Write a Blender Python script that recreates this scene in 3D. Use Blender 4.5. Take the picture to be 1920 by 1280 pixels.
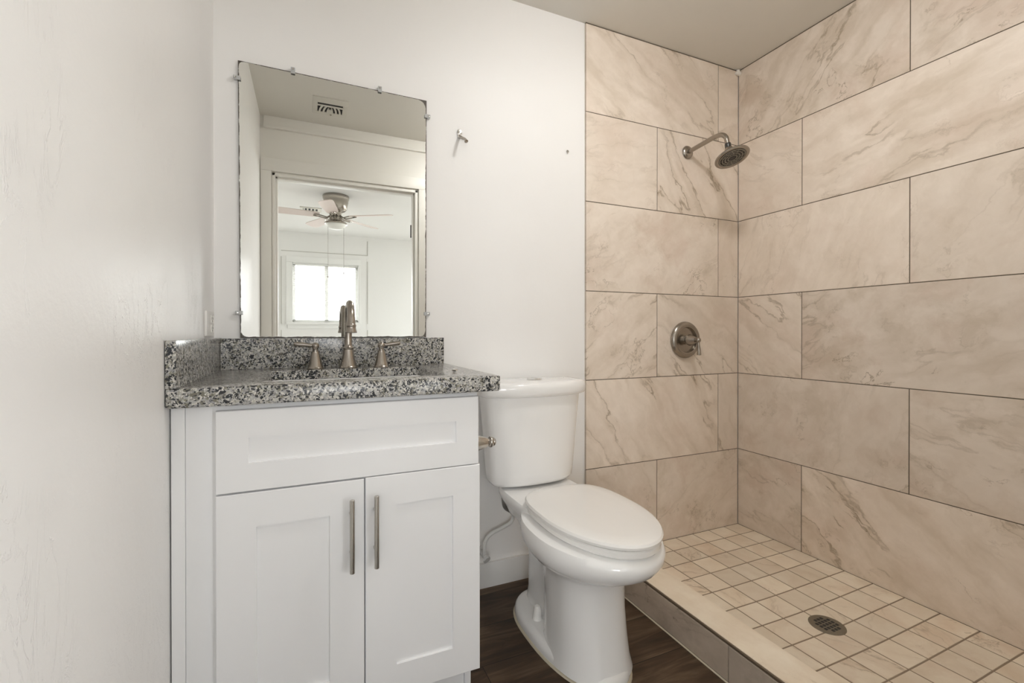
import bpy, bmesh, math, random
from math import pi, sin, cos, radians, sqrt
from mathutils import Vector, Matrix

# ------------------------------------------------------------------ scene, camera, light
for o in list(bpy.data.objects):
    bpy.data.objects.remove(o)
SC = bpy.context.scene
COL = SC.collection
SC.view_settings.view_transform = 'Standard'
SC.view_settings.look = 'None'
SC.view_settings.gamma = 1.0
SC.view_settings.use_curve_mapping = False
SC.view_settings.exposure = 1.48
try:
    SC.cycles.use_denoising = True
    SC.cycles.max_bounces = 14
    SC.cycles.diffuse_bounces = 8
    SC.cycles.glossy_bounces = 8
    SC.cycles.caustics_reflective = False
    SC.cycles.caustics_refractive = False
    SC.cycles.sample_clamp_indirect = 8.0
except Exception:
    pass

CEIL = 2.386
YF = -1.55            # bathroom face of the doorway wall
YB = -1.665           # bedroom face of the doorway wall
YW = -5.15            # far bedroom wall
XL = -2.331           # left wall

cam_data = bpy.data.cameras.new('camera')
cam = bpy.data.objects.new('camera', cam_data)
COL.objects.link(cam)
cam.location = (-2.0538, -1.7248, 1.0195)
cam.rotation_euler = (pi / 2 - 0.0039, 0.0003, -0.41587)
cam_data.sensor_width = 36.0
cam_data.lens = 862.93 / 1920 * 36
cam_data.shift_y = -12.74 / 1920
cam_data.clip_start = 0.02
SC.camera = cam

world = bpy.data.worlds.new('world')
SC.world = world
world.use_nodes = True
bg = world.node_tree.nodes['Background']
bg.inputs['Color'].default_value = (0.96, 0.98, 1.0, 1)
bg.inputs['Strength'].default_value = 4.35


def portal(name, loc, rot, sx, sy):
    """Marks a window opening so that the sky light coming through it is sampled well."""
    d = bpy.data.lights.new(name, 'AREA')
    d.shape = 'RECTANGLE'
    d.size, d.size_y = sx, sy
    d.cycles.is_portal = True
    o = bpy.data.objects.new(name, d)
    o.location = loc
    o.rotation_euler = rot
    COL.objects.link(o)
    return o


# daylight enters through the seen far window and the added unseen ones
portal('sky_portal_far_window', (-1.83, YW - 0.11, 1.5725), (radians(90), 0, 0), 0.85, 0.815)
portal('sky_portal_added_second', (0.30, YW - 0.11, 1.39), (radians(90), 0, 0), 1.30, 1.38)
portal('sky_portal_added_right', (1.49, -3.65, 1.315), (0, radians(90), 0), 1.53, 1.9)
portal('sky_portal_added_left', (-3.425, YW - 0.11, 1.39), (radians(90), 0, 0), 1.35, 1.38)
LAX, LAY = -1.02, -0.90
LAMP_STRENGTH = 33.5
LAMP_COLOR = (1.0, 0.985, 0.962, 1)

# ------------------------------------------------------------------ helpers
MATS = {}


def new_mat(name):
    m = bpy.data.materials.new(name)
    m.use_nodes = True
    nt = m.node_tree
    return m, nt, nt.nodes['Principled BSDF']


def nd(nt, t, **kw):
    n = nt.nodes.new(t)
    for k, v in kw.items():
        if k.startswith('i_'):
            n.inputs[k[2:].replace('_', ' ')].default_value = v
        else:
            setattr(n, k, v)
    return n


def lk(nt, a, b):
    nt.links.new(a, b)


def ramp(nt, fac, stops):
    r = nt.nodes.new('ShaderNodeValToRGB')
    cr = r.color_ramp
    while len(cr.elements) < len(stops):
        cr.elements.new(0.5)
    for e, (p, c) in zip(cr.elements, stops):
        e.position = p
        e.color = (c[0], c[1], c[2], 1)
    lk(nt, fac, r.inputs['Fac'])
    return r.outputs['Color']


def g(v):
    return (v, v, v)


def maprange(nt, v, a, b, c=0.0, d=1.0):
    n = nd(nt, 'ShaderNodeMapRange')
    n.inputs['From Min'].default_value = a
    n.inputs['From Max'].default_value = b
    n.inputs['To Min'].default_value = c
    n.inputs['To Max'].default_value = d
    lk(nt, v, n.inputs['Value'])
    return n.outputs['Result']


def math_(nt, op, a, b=None):
    n = nd(nt, 'ShaderNodeMath', operation=op)
    for i, x in enumerate((a, b)):
        if x is None:
            continue
        if isinstance(x, (int, float)):
            n.inputs[i].default_value = x
        else:
            lk(nt, x, n.inputs[i])
    return n.outputs[0]


def mix(nt, fac, a, b, mode='MIX'):
    n = nd(nt, 'ShaderNodeMix', data_type='RGBA', blend_type=mode)
    for sock, x in ((n.inputs[0], fac), (n.inputs[6], a), (n.inputs[7], b)):
        if isinstance(x, (int, float)):
            sock.default_value = x
        elif isinstance(x, tuple):
            sock.default_value = (x[0], x[1], x[2], 1)
        else:
            lk(nt, x, sock)
    return n.outputs[2]


def noise(nt, vec, scale, detail=4, rough=0.5, dist=0.0):
    n = nd(nt, 'ShaderNodeTexNoise')
    n.inputs['Scale'].default_value = scale
    n.inputs['Detail'].default_value = detail
    n.inputs['Roughness'].default_value = rough
    n.inputs['Distortion'].default_value = dist
    if vec is not None:
        lk(nt, vec, n.inputs['Vector'])
    return n.outputs['Fac']


def mapping(nt, vec, loc=(0, 0, 0), rot=(0, 0, 0), scale=(1, 1, 1)):
    n = nd(nt, 'ShaderNodeMapping')
    n.inputs['Location'].default_value = loc
    n.inputs['Rotation'].default_value = rot
    n.inputs['Scale'].default_value = scale
    lk(nt, vec, n.inputs['Vector'])
    return n.outputs['Vector']


def bump(nt, h, strength, dist, bsdf):
    b = nd(nt, 'ShaderNodeBump')
    b.inputs['Strength'].default_value = strength
    b.inputs['Distance'].default_value = dist
    lk(nt, h, b.inputs['Height'])
    lk(nt, b.outputs['Normal'], bsdf.inputs['Normal'])


def objco(nt):
    return nd(nt, 'ShaderNodeTexCoord').outputs['Object']


def plain(name, col, rough=0.5, metal=0.0, spec=0.5, coat=0.0):
    m, nt, b = new_mat(name)
    b.inputs['Base Color'].default_value = (*col, 1)
    b.inputs['Roughness'].default_value = rough
    b.inputs['Metallic'].default_value = metal
    b.inputs['Specular IOR Level'].default_value = spec
    b.inputs['Coat Weight'].default_value = coat
    b.inputs['Coat Roughness'].default_value = 0.06
    n = noise(nt, objco(nt), 35.0, 3)
    lk(nt, maprange(nt, n, 0.3, 0.7, max(rough - 0.04, 0.02), rough + 0.04), b.inputs['Roughness'])
    MATS[name] = m
    return m


def paint(name, col, rough, bstr, trowel=0.0):
    m, nt, b = new_mat(name)
    co = objco(nt)
    n1 = noise(nt, co, 7.0, 6, 0.6)
    n2 = noise(nt, co, 60.0, 3, 0.5)
    c = mix(nt, maprange(nt, noise(nt, co, 2.0, 3), 0.3, 0.7), tuple(x * 0.975 for x in col), col)
    lk(nt, c, b.inputs['Base Color'])
    b.inputs['Roughness'].default_value = rough
    b.inputs['Specular IOR Level'].default_value = 0.35
    h = math_(nt, 'ADD', n1, math_(nt, 'MULTIPLY', n2, 0.15))
    if trowel:
        st = mapping(nt, co, scale=(1, 1.0, 0.35))
        n3 = noise(nt, st, 16.0, 5, 0.65, 1.5)
        ridge = maprange(nt, math_(nt, 'ABSOLUTE', math_(nt, 'SUBTRACT', n3, 0.5)), 0.0, 0.02, 1.0, 0.0)
        mask = maprange(nt, noise(nt, co, 2.6, 2), 0.52, 0.64)
        h = math_(nt, 'ADD', h, math_(nt, 'MULTIPLY', math_(nt, 'MULTIPLY', ridge, mask), trowel))
    bump(nt, h, bstr, 0.01, b)
    MATS[name] = m
    return m


def metal(name, col, rough):
    m, nt, b = new_mat(name)
    b.inputs['Base Color'].default_value = (*col, 1)
    b.inputs['Metallic'].default_value = 1.0
    n = noise(nt, mapping(nt, objco(nt), scale=(1, 1, 14)), 90.0, 2)
    lk(nt, maprange(nt, n, 0.3, 0.7, rough - 0.025, rough + 0.03), b.inputs['Roughness'])
    MATS[name] = m
    return m


def stone(name, light, mid, tan, vein, pinkc=(0.62, 0.475, 0.385)):
    """Beige stone-look porcelain; UV = metres along / across the veins, offset per tile."""
    m, nt, b = new_mat(name)
    uv = nd(nt, 'ShaderNodeUVMap', uv_map='UVMap').outputs['UV']
    at = nd(nt, 'ShaderNodeAttribute', attribute_name='tile')
    sp = nd(nt, 'ShaderNodeSeparateColor')
    lk(nt, at.outputs['Color'], sp.inputs['Color'])
    aV, aB, aT = sp.outputs[0], sp.outputs[1], sp.outputs[2]
    # domain warp
    wn = nd(nt, 'ShaderNodeTexNoise')
    wn.inputs['Scale'].default_value = 4.5
    wn.inputs['Detail'].default_value = 8
    wn.inputs['Roughness'].default_value = 0.62
    lk(nt, uv, wn.inputs['Vector'])
    sub = nd(nt, 'ShaderNodeVectorMath', operation='SUBTRACT')
    lk(nt, wn.outputs['Color'], sub.inputs[0])
    sub.inputs[1].default_value = (0.5, 0.5, 0.5)
    sc = nd(nt, 'ShaderNodeVectorMath', operation='MULTIPLY')
    lk(nt, sub.outputs[0], sc.inputs[0])
    sc.inputs[1].default_value = (0.13, 0.13, 0)
    ad = nd(nt, 'ShaderNodeVectorMath', operation='ADD')
    lk(nt, uv, ad.inputs[0])
    lk(nt, sc.outputs[0], ad.inputs[1])
    w = ad.outputs[0]
    streak = noise(nt, mapping(nt, w, scale=(1.0, 6.0, 1)), 1.7, 6, 0.55)
    fine = noise(nt, mapping(nt, w, scale=(1.0, 1.7, 1)), 9.0, 7, 0.62)
    cloud = noise(nt, w, 4.2, 7, 0.62)
    grain = noise(nt, uv, 55.0, 3, 0.6)
    c = mix(nt, maprange(nt, cloud, 0.36, 0.66), light, mid)
    c = mix(nt, math_(nt, 'MULTIPLY', maprange(nt, streak, 0.50, 0.66), math_(nt, 'MULTIPLY', aV, 0.36)), c, tan)
    bn = noise(nt, w, 4.6, 11, 0.68)
    blot = maprange(nt, bn, 0.50, 0.64)
    c = mix(nt, math_(nt, 'MULTIPLY', blot, math_(nt, 'MULTIPLY', aB, 0.50)), c, tan)
    crk = maprange(nt, math_(nt, 'ABSOLUTE', math_(nt, 'SUBTRACT', bn, 0.60)), 0.0, 0.012, 1.0, 0.0)
    crm = maprange(nt, noise(nt, w, 9.0, 4), 0.46, 0.62)
    c = mix(nt, math_(nt, 'MULTIPLY', math_(nt, 'MULTIPLY', crk, crm), math_(nt, 'MULTIPLY', aB, 0.50)), c, vein)
    pink = maprange(nt, noise(nt, mapping(nt, w, loc=(4.4, 8.8, 0)), 3.2, 9, 0.66), 0.50, 0.66)
    c = mix(nt, math_(nt, 'MULTIPLY', pink, math_(nt, 'ADD', math_(nt, 'MULTIPLY', aB, 0.40), 0.15)), c, pinkc)
    # thin veins: ridges of a stretched noise, broken up by a mask
    vn = noise(nt, mapping(nt, w, loc=(3.1, 7.7, 0), scale=(1.0, 4.2, 1)), 1.15, 6, 0.52)
    ridge = maprange(nt, math_(nt, 'ABSOLUTE', math_(nt, 'SUBTRACT', vn, 0.53)), 0.0, 0.012, 1.0, 0.0)
    halo = maprange(nt, math_(nt, 'ABSOLUTE', math_(nt, 'SUBTRACT', vn, 0.54)), 0.0, 0.06, 1.0, 0.0)
    vm = maprange(nt, noise(nt, w, 2.4, 3), 0.42, 0.60)
    c = mix(nt, math_(nt, 'MULTIPLY', halo, math_(nt, 'MULTIPLY', aV, 0.30)), c, tan)
    c = mix(nt, math_(nt, 'MULTIPLY', math_(nt, 'MULTIPLY', ridge, vm), math_(nt, 'MULTIPLY', aV, 0.85)), c, vein)
    vn2 = noise(nt, mapping(nt, w, loc=(9.1, 1.7, 0), scale=(1.5, 2.4, 1)), 2.6, 8, 0.6)
    r2 = maprange(nt, math_(nt, 'ABSOLUTE', math_(nt, 'SUBTRACT', vn2, 0.56)), 0.0, 0.009, 1.0, 0.0)
    vm2 = maprange(nt, noise(nt, uv, 3.4, 4), 0.52, 0.62)
    c = mix(nt, math_(nt, 'MULTIPLY', math_(nt, 'MULTIPLY', r2, vm2), math_(nt, 'MULTIPLY', aB, 0.85)), c, vein)
    c = mix(nt, maprange(nt, fine, 0.38, 0.68, 0.0, 0.26), c, tan)
    c = mix(nt, maprange(nt, grain, 0.3, 0.7, 0.0, 0.10), c, mid)
    # per-tile tint
    tint = maprange(nt, aT, 0.0, 1.0, 0.90, 1.05)
    cc = nd(nt, 'ShaderNodeVectorMath', operation='SCALE')
    lk(nt, c, cc.inputs[0])
    lk(nt, tint, cc.inputs['Scale'])
    lk(nt, cc.outputs[0], b.inputs['Base Color'])
    b.inputs['Roughness'].default_value = 0.42
    b.inputs['Specular IOR Level'].default_value = 0.35
    bump(nt, fine, 0.05, 0.003, b)
    MATS[name] = m
    return m


def granite(name):
    m, nt, b = new_mat(name)
    co = objco(nt)
    wn = nd(nt, 'ShaderNodeTexNoise')
    wn.inputs['Scale'].default_value = 70.0
    wn.inputs['Detail'].default_value = 3
    lk(nt, co, wn.inputs['Vector'])
    ws = nd(nt, 'ShaderNodeVectorMath', operation='SCALE')
    lk(nt, wn.outputs['Color'], ws.inputs[0])
    ws.inputs['Scale'].default_value = 0.012
    wa = nd(nt, 'ShaderNodeVectorMath', operation='ADD')
    lk(nt, co, wa.inputs[0])
    lk(nt, ws.outputs[0], wa.inputs[1])
    w = wa.outputs[0]

    def vor(scale, off):
        v = nd(nt, 'ShaderNodeTexVoronoi')
        v.inputs['Scale'].default_value = scale
        lk(nt, mapping(nt, w, loc=off), v.inputs['Vector'])
        s = nd(nt, 'ShaderNodeSeparateColor')
        lk(nt, v.outputs['Color'], s.inputs['Color'])
        return s.outputs
    a = vor(185, (0, 0, 0))
    d = vor(300, (5, 2, 1))
    base = ramp(nt, a[0], [(0.0, (0.25, 0.25, 0.26)), (0.35, (0.47, 0.46, 0.44)), (0.6, (0.33, 0.33, 0.325)),
                           (0.8, (0.55, 0.535, 0.49)), (1.0, (0.20, 0.19, 0.145))])
    big = noise(nt, co, 75.0, 4, 0.6)
    c = mix(nt, maprange(nt, big, 0.52, 0.62), base, (0.17, 0.16, 0.125))
    cl = noise(nt, co, 34.0, 3, 0.55)
    dk = math_(nt, 'GREATER_THAN', math_(nt, 'ADD', a[1], math_(nt, 'MULTIPLY', math_(nt, 'SUBTRACT', cl, 0.5), 1.6)), 0.84)
    c = mix(nt, dk, c, (0.016, 0.018, 0.022))
    dk2 = math_(nt, 'GREATER_THAN', math_(nt, 'ADD', d[0], math_(nt, 'MULTIPLY', big, 0.6)), 1.10)
    c = mix(nt, dk2, c, (0.03, 0.032, 0.036))
    wt = math_(nt, 'GREATER_THAN', d[2], 0.87)
    c = mix(nt, wt, c, (0.62, 0.60, 0.56))
    lk(nt, c, b.inputs['Base Color'])
    b.inputs['Roughness'].default_value = 0.17
    b.inputs['Specular IOR Level'].default_value = 0.5
    MATS[name] = m
    return m


def planks(name):
    m, nt, b = new_mat(name)
    co = objco(nt)
    br = nd(nt, 'ShaderNodeTexBrick')
    br.offset = 0.37
    br.inputs['Scale'].default_value = 1.0
    br.inputs['Brick Width'].default_value = 1.22
    br.inputs['Row Height'].default_value = 0.18
    br.inputs['Mortar Size'].default_value = 0.0012
    br.inputs['Color1'].default_value = (0, 0, 0, 1)
    br.inputs['Color2'].default_value = (1, 1, 1, 1)
    br.inputs['Mortar'].default_value = (0.5, 0.5, 0.5, 1)
    lk(nt, mapping(nt, co, loc=(0.35, 0.045, 0)), br.inputs['Vector'])
    off = nd(nt, 'ShaderNodeVectorMath', operation='SCALE')
    lk(nt, br.outputs['Color'], off.inputs[0])
    off.inputs['Scale'].default_value = 7.3
    ad = nd(nt, 'ShaderNodeVectorMath', operation='ADD')
    lk(nt, co, ad.inputs[0])
    lk(nt, off.outputs[0], ad.inputs[1])
    v = mapping(nt, ad.outputs[0], scale=(1.0, 7.0, 1))
    g1 = noise(nt, v, 2.3, 8, 0.64, 0.8)
    g2 = noise(nt, mapping(nt, ad.outputs[0], scale=(1, 18, 1)), 9.0, 4, 0.6)
    c = ramp(nt, g1, [(0.34, (0.010, 0.005, 0.003)), (0.47, (0.040, 0.022, 0.012)), (0.58, (0.10, 0.064, 0.038)),
                      (0.74, (0.21, 0.150, 0.098))])
    c = mix(nt, maprange(nt, g2, 0.4, 0.7, 0.0, 0.35), c, (0.035, 0.02, 0.012))
    c = mix(nt, math_(nt, 'MULTIPLY', br.outputs['Color'], 0.30), c, (0.12, 0.08, 0.05))
    c = mix(nt, br.outputs['Fac'], c, (0.012, 0.008, 0.005))
    lk(nt, c, b.inputs['Base Color'])
    b.inputs['Roughness'].default_value = 0.48
    b.inputs['Specular IOR Level'].default_value = 0.3
    bump(nt, g2, 0.08, 0.002, b)
    MATS[name] = m
    return m


class MB:
    """Collects shapes into ONE mesh object."""

    def __init__(self):
        self.bm = bmesh.new()
        self.mi = 0

    def face(self, vs, smooth=False):
        try:
            f = self.bm.faces.new(vs)
        except ValueError:
            return None
        f.material_index = self.mi
        f.smooth = smooth
        return f

    def box(self, x0, x1, y0, y1, z0, z1, bev=0.0, seg=2):
        tmp = bmesh.new()
        vs = [tmp.verts.new((x, y, z)) for x in (x0, x1) for y in (y0, y1) for z in (z0, z1)]
        for q in ((0, 1, 3, 2), (4, 6, 7, 5), (0, 4, 5, 1), (2, 3, 7, 6), (0, 2, 6, 4), (1, 5, 7, 3)):
            tmp.faces.new([vs[i] for i in q])
        if bev > 0:
            bmesh.ops.bevel(tmp, geom=tmp.edges[:], offset=bev, segments=seg, profile=0.7, affect='EDGES')
        self.merge(tmp, smooth=bev > 0)
        return self

    def merge(self, tmp, smooth=True, M=None):
        mp = {}
        for v in tmp.verts:
            mp[v] = self.bm.verts.new(M @ v.co if M else v.co)
        for f in tmp.faces:
            self.face([mp[v] for v in f.verts], smooth)
        tmp.free()

    def rings(self, rings, cap0=True, cap1=True, closed=True):
        R = [[self.bm.verts.new(p) for p in r] for r in rings]
        n = len(R[0])
        for a, b in zip(R[:-1], R[1:]):
            for i in range(n if closed else n - 1):
                j = (i + 1) % n
                self.face([a[i], a[j], b[j], b[i]], True)
        if cap0:
            self.face(R[0][::-1], True)
        if cap1:
            self.face(R[-1], True)
        return self

    def lathe(self, prof, M=None, n=32, cap0=True, cap1=True):
        """prof: list of (r, h) spun about local Z, placed by matrix M."""
        M = M or Matrix.Identity(4)
        rs = []
        for r, h in prof:
            r = max(r, 1e-5)
            rs.append([M @ Vector((r * cos(2 * pi * i / n), r * sin(2 * pi * i / n), h)) for i in range(n)])
        return self.rings(rs, cap0, cap1)

    def tube(self, pts, rad, n=14, cap=True):
        pts = [Vector(p) for p in pts]
        rads = rad if isinstance(rad, (list, tuple)) else [rad] * len(pts)
        rs = []
        up = None
        for i, p in enumerate(pts):
            t = (pts[min(i + 1, len(pts) - 1)] - pts[max(i - 1, 0)]).normalized()
            if up is None:
                up = t.orthogonal().normalized()
            up = (up - t * up.dot(t)).normalized()
            s = t.cross(up)
            rs.append([p + (up * cos(2 * pi * k / n) + s * sin(2 * pi * k / n)) * rads[i] for k in range(n)])
        return self.rings(rs, cap, cap)

    def build(self, name, mats, parent=None, sharp=38.0):
        bm = self.bm
        bmesh.ops.recalc_face_normals(bm, faces=bm.faces[:])
        lim = radians(sharp)
        for e in bm.edges:
            if len(e.link_faces) == 2:
                try:
                    if e.calc_face_angle() > lim:
                        e.smooth = False
                except ValueError:
                    pass
        me = bpy.data.meshes.new(name)
        bm.to_mesh(me)
        bm.free()
        for m in (mats if isinstance(mats, (list, tuple)) else [mats]):
            me.materials.append(MATS[m])
        o = bpy.data.objects.new(name, me)
        COL.objects.link(o)
        if parent:
            put(o, parent)
        return o


def put(o, parent):
    o.parent = parent
    p = parent
    off = Vector((0, 0, 0))
    while p:
        off += p.location
        p = p.parent
    o.location = -off
    return o


def thing(name, label, cat, loc, group=None):
    o = bpy.data.objects.new(name, None)
    o.empty_display_size = 0.05
    o.location = loc
    COL.objects.link(o)
    tag(o, label, cat, group)
    return o


def tag(o, label, cat, group=None, kind=None):
    o['label'] = label
    o['category'] = cat
    if group:
        o['group'] = group
    if kind:
        o['kind'] = kind
    return o


def struct(o, label, cat):
    return tag(o, label, cat, kind='structure')


def copy_tree(o, parent=None):
    c = o.copy()
    COL.objects.link(c)
    if parent:
        c.parent = parent
    for ch in list(o.children):
        copy_tree(ch, c)
    return c


def T(x, y, z):
    return Matrix.Translation((x, y, z))


def axis(loc, d):
    """Matrix whose local Z points along d, at loc."""
    return T(*loc) @ Vector(d).to_track_quat('Z', 'Y').to_matrix().to_4x4()


def smooth_path(pts, n=8):
    P = [Vector(p) for p in pts]
    out = []
    for i in range(len(P) - 1):
        p0 = P[max(i - 1, 0)]
        p1, p2 = P[i], P[i + 1]
        p3 = P[min(i + 2, len(P) - 1)]
        for k in range(n):
            t = k / n
            out.append(0.5 * ((2 * p1) + (p2 - p0) * t + (2 * p0 - 5 * p1 + 4 * p2 - p3) * t * t +
                              (3 * p1 - p0 - 3 * p2 + p3) * t ** 3))
    out.append(P[-1])
    return out


# ------------------------------------------------------------------ materials
paint('drywall', (0.85, 0.845, 0.835), 0.55, 0.10)
paint('drywall_left', (0.85, 0.845, 0.835), 0.36, 0.26, trowel=1.1)
paint('ceiling_paint', (0.72, 0.70, 0.655), 0.7, 0.10)
paint('bedroom_paint', (0.80, 0.795, 0.78), 0.6, 0.06)
plain('trim_white', (0.80, 0.80, 0.785), 0.35)
plain('casing_paint', (0.79, 0.775, 0.735), 0.4)
plain('cabinet_white', (0.86, 0.865, 0.875), 0.34)
plain('gap_dark', (0.05, 0.05, 0.055), 0.8)
plain('porcelain', (0.87, 0.87, 0.865), 0.10, spec=0.55, coat=0.4)
plain('seat_plastic', (0.86, 0.85, 0.83), 0.13, spec=0.45, coat=0.2)
plain('caulk', (0.62, 0.56, 0.44), 0.7)
plain('caulk_white', (0.80, 0.78, 0.74), 0.6)
plain('white_plastic', (0.80, 0.79, 0.76), 0.35)
plain('slot_dark', (0.03, 0.03, 0.03), 0.7)
plain('vent_paint', (0.66, 0.64, 0.585), 0.5)
plain('hose_white', (0.74, 0.74, 0.72), 0.4)
plain('valve_white', (0.72, 0.72, 0.71), 0.2, coat=0.4)
plain('hose_braid', (0.30, 0.29, 0.27), 0.4, metal=0.7)
plain('blade_pink', (0.72, 0.62, 0.58), 0.45)
plain('blind_white', (0.70, 0.70, 0.68), 0.5)
plain('grout', (0.115, 0.09, 0.065), 0.9)
plain('grout_pan', (0.27, 0.21, 0.15), 0.9)
plain('edge_trim', (0.16, 0.12, 0.085), 0.5, metal=0.3)
plain('rubber_dark', (0.035, 0.033, 0.03), 0.35)
plain('siding', (0.55, 0.56, 0.57), 0.8)
plain('gravel', (0.30, 0.28, 0.25), 0.9)
metal('nickel', (0.37, 0.337, 0.297), 0.24)
metal('nickel_bright', (0.52, 0.495, 0.46), 0.24)
metal('chrome', (0.75, 0.74, 0.72), 0.10)
metal('drain_bronze', (0.31, 0.29, 0.245), 0.42)
stone('stone_tile', (0.830, 0.745, 0.660), (0.765, 0.675, 0.585), (0.52, 0.43, 0.325), (0.24, 0.175, 0.105))
stone('stone_pan', (0.86, 0.78, 0.655), (0.79, 0.695, 0.56), (0.60, 0.455, 0.325), (0.30, 0.22, 0.14), (0.70, 0.53, 0.41))
stone('stone_curb_shade', (0.60, 0.515, 0.435), (0.52, 0.44, 0.36), (0.27, 0.215, 0.16), (0.12, 0.085, 0.05), (0.40, 0.32, 0.26))  # same stone tile, with the shade on the curb face put into its colour
granite('granite_stone')
planks('plank_floor')

plain('gap_shade_grey', (0.50, 0.49, 0.45), 0.5)  # grey carries the shadow in the panel gaps
plain('carpet', (0.52, 0.505, 0.48), 0.95)  # unseen floor covering, added pale to bounce light around the bedroom
# clear plastic
m, nt, b = new_mat('clear_plastic')
b.inputs['Base Color'].default_value = (0.86, 0.88, 0.88, 1)
b.inputs['Roughness'].default_value = 0.15
b.inputs['Transmission Weight'].default_value = 0.45
b.inputs['IOR'].default_value = 1.35
MATS['clear_plastic'] = m
# window glass
m, nt, b = new_mat('window_glass')
nt.nodes.remove(b)
tr = nd(nt, 'ShaderNodeBsdfTransparent')
gl = nd(nt, 'ShaderNodeBsdfGlossy')
gl.inputs['Roughness'].default_value = 0.02
mx = nd(nt, 'ShaderNodeMixShader')
mx.inputs[0].default_value = 0.06
lk(nt, tr.outputs[0], mx.inputs[1])
lk(nt, gl.outputs[0], mx.inputs[2])
lk(nt, mx.outputs[0], nt.nodes['Material Output'].inputs['Surface'])
MATS['window_glass'] = m
# mirror with worn, desilvered rim
m, nt, b = new_mat('mirror_silver')
b.inputs['Base Color'].default_value = (0.87, 0.885, 0.86, 1)
b.inputs['Metallic'].default_value = 1.0
b.inputs['Roughness'].default_value = 0.004
wear = nd(nt, 'ShaderNodeAttribute', attribute_name='wear').outputs['Fac']
co = objco(nt)
n = noise(nt, co, 22.0, 6, 0.7)
fac = maprange(nt, math_(nt, 'ADD', wear, math_(nt, 'MULTIPLY', math_(nt, 'SUBTRACT', n, 0.5), 1.3)), 0.78, 0.92)
lk(nt, mix(nt, fac, (0.87, 0.885, 0.86), (0.075, 0.062, 0.048)), b.inputs['Base Color'])
lk(nt, maprange(nt, fac, 0, 1, 0.004, 0.5), b.inputs['Roughness'])
lk(nt, maprange(nt, fac, 0, 1, 1.0, 0.0), b.inputs['Metallic'])
MATS['mirror_silver'] = m
# lit lamp glass
m, nt, b = new_mat('lamp_glow')
b.inputs['Emission Color'].default_value = LAMP_COLOR
b.inputs['Emission Strength'].default_value = LAMP_STRENGTH
b.inputs['Base Color'].default_value = (0.9, 0.88, 0.84, 1)
MATS['lamp_glow'] = m
plain('frosted_glass', (0.80, 0.79, 0.75), 0.35)


# ------------------------------------------------------------------ room shell
def slab(name, mat, label, cat, *boxes, bev=0.0):
    mb = MB()
    for bx in boxes:
        mb.box(*bx, bev=bev)
    return struct(mb.build(name, mat), label, cat)


DX0, DX1, DZ = -2.264, -1.342, 2.035     # doorway
BX0, BX1 = -4.30, 1.40                   # bedroom extent
slab('floor', 'plank_floor', 'dark brown wood-look plank floor under the toilet and vanity', 'floor',
     (BX0, BX1, YW, 0.12, -0.05, 0.0))
slab('floor_bedroom_bounce', 'carpet', 'unseen pale bedroom carpet added for light bounce beyond the doorway', 'floor',
     (BX0, BX1, YW, YB + 0.03, 0.0, 0.006))
slab('ceiling', 'ceiling_paint', 'beige-grey painted ceiling over the shower and vanity', 'ceiling',
     (XL - 0.1, 0.14, YB + 0.05, 0.13, CEIL, CEIL + 0.06))
slab('ceiling_bedroom', 'bedroom_paint', 'white bedroom ceiling around the fan, seen in the mirror', 'ceiling',
     (BX0 - 0.1, BX1 + 0.1, YW - 0.12, YB + 0.05, CEIL, CEIL + 0.06))
slab('wall_back', 'drywall', 'white painted wall behind mirror and toilet', 'wall',
     (XL - 0.1, 0.12, 0.010, 0.13, 0.0, CEIL))
slab('wall_left', 'drywall_left', 'white painted wall at left with trowel marks and outlet', 'wall',
     (XL - 0.1, XL, YF - 0.05, 0.13, 0.0, CEIL))
slab('wall_right', 'drywall', 'plain wall carrying the shower tile at right', 'wall',
     (0.010, 0.14, YF - 0.05, 0.13, 0.0, CEIL))
slab('wall_front', 'casing_paint', 'cream wall with the doorway, seen in the mirror', 'wall',
     (BX0, DX0, YB, YF, 0, CEIL), (DX1, BX1, YB, YF, 0, CEIL), (DX0, DX1, YB, YF, DZ, CEIL))
# bedroom walls with window openings
WX0, WX1, WZ0, WZ1 = -2.255, -1.406, 1.165, 1.98
LX0, LX1 = -4.10, -2.75  # opening of the unseen left window, added to light the toilet
SX0, SX1, SZ0, SZ1 = -0.35, 0.95, 0.70, 2.08      # opening of the unseen window added for daylight fill
slab('wall_bedroom_far', 'bedroom_paint', 'white panelled bedroom wall around the window, seen in the mirror', 'wall',
     (BX0, LX0, YW - 0.12, YW, 0, CEIL), (LX1, WX0, YW - 0.12, YW, 0, CEIL), (LX0, LX1, YW - 0.12, YW, 0, SZ0), (LX0, LX1, YW - 0.12, YW, SZ1, CEIL), (WX1, SX0, YW - 0.12, YW, 0, CEIL), (SX1, BX1, YW - 0.12, YW, 0, CEIL),
     (WX0, WX1, YW - 0.12, YW, 0, WZ0), (WX0, WX1, YW - 0.12, YW, WZ1, CEIL),
     (SX0, SX1, YW - 0.12, YW, 0, SZ0), (SX0, SX1, YW - 0.12, YW, SZ1, CEIL))
slab('wall_bedroom_left', 'bedroom_paint', 'white bedroom side wall on the window side', 'wall',
     (BX0 - 0.1, BX0, YW, YB, 0, CEIL))
RY0, RY1, RZ0, RZ1 = -4.6, -2.7, 0.55, 2.08        # unseen window added in the right bedroom wall for light
slab('wall_bedroom_right', 'bedroom_paint', 'white bedroom side wall with an added unseen window', 'wall',
     (BX1, BX1 + 0.1, YW, RY0, 0, CEIL), (BX1, BX1 + 0.1, RY1, YB, 0, CEIL),
     (BX1, BX1 + 0.1, RY0, RY1, 0, RZ0), (BX1, BX1 + 0.1, RY0, RY1, RZ1, CEIL))

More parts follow.
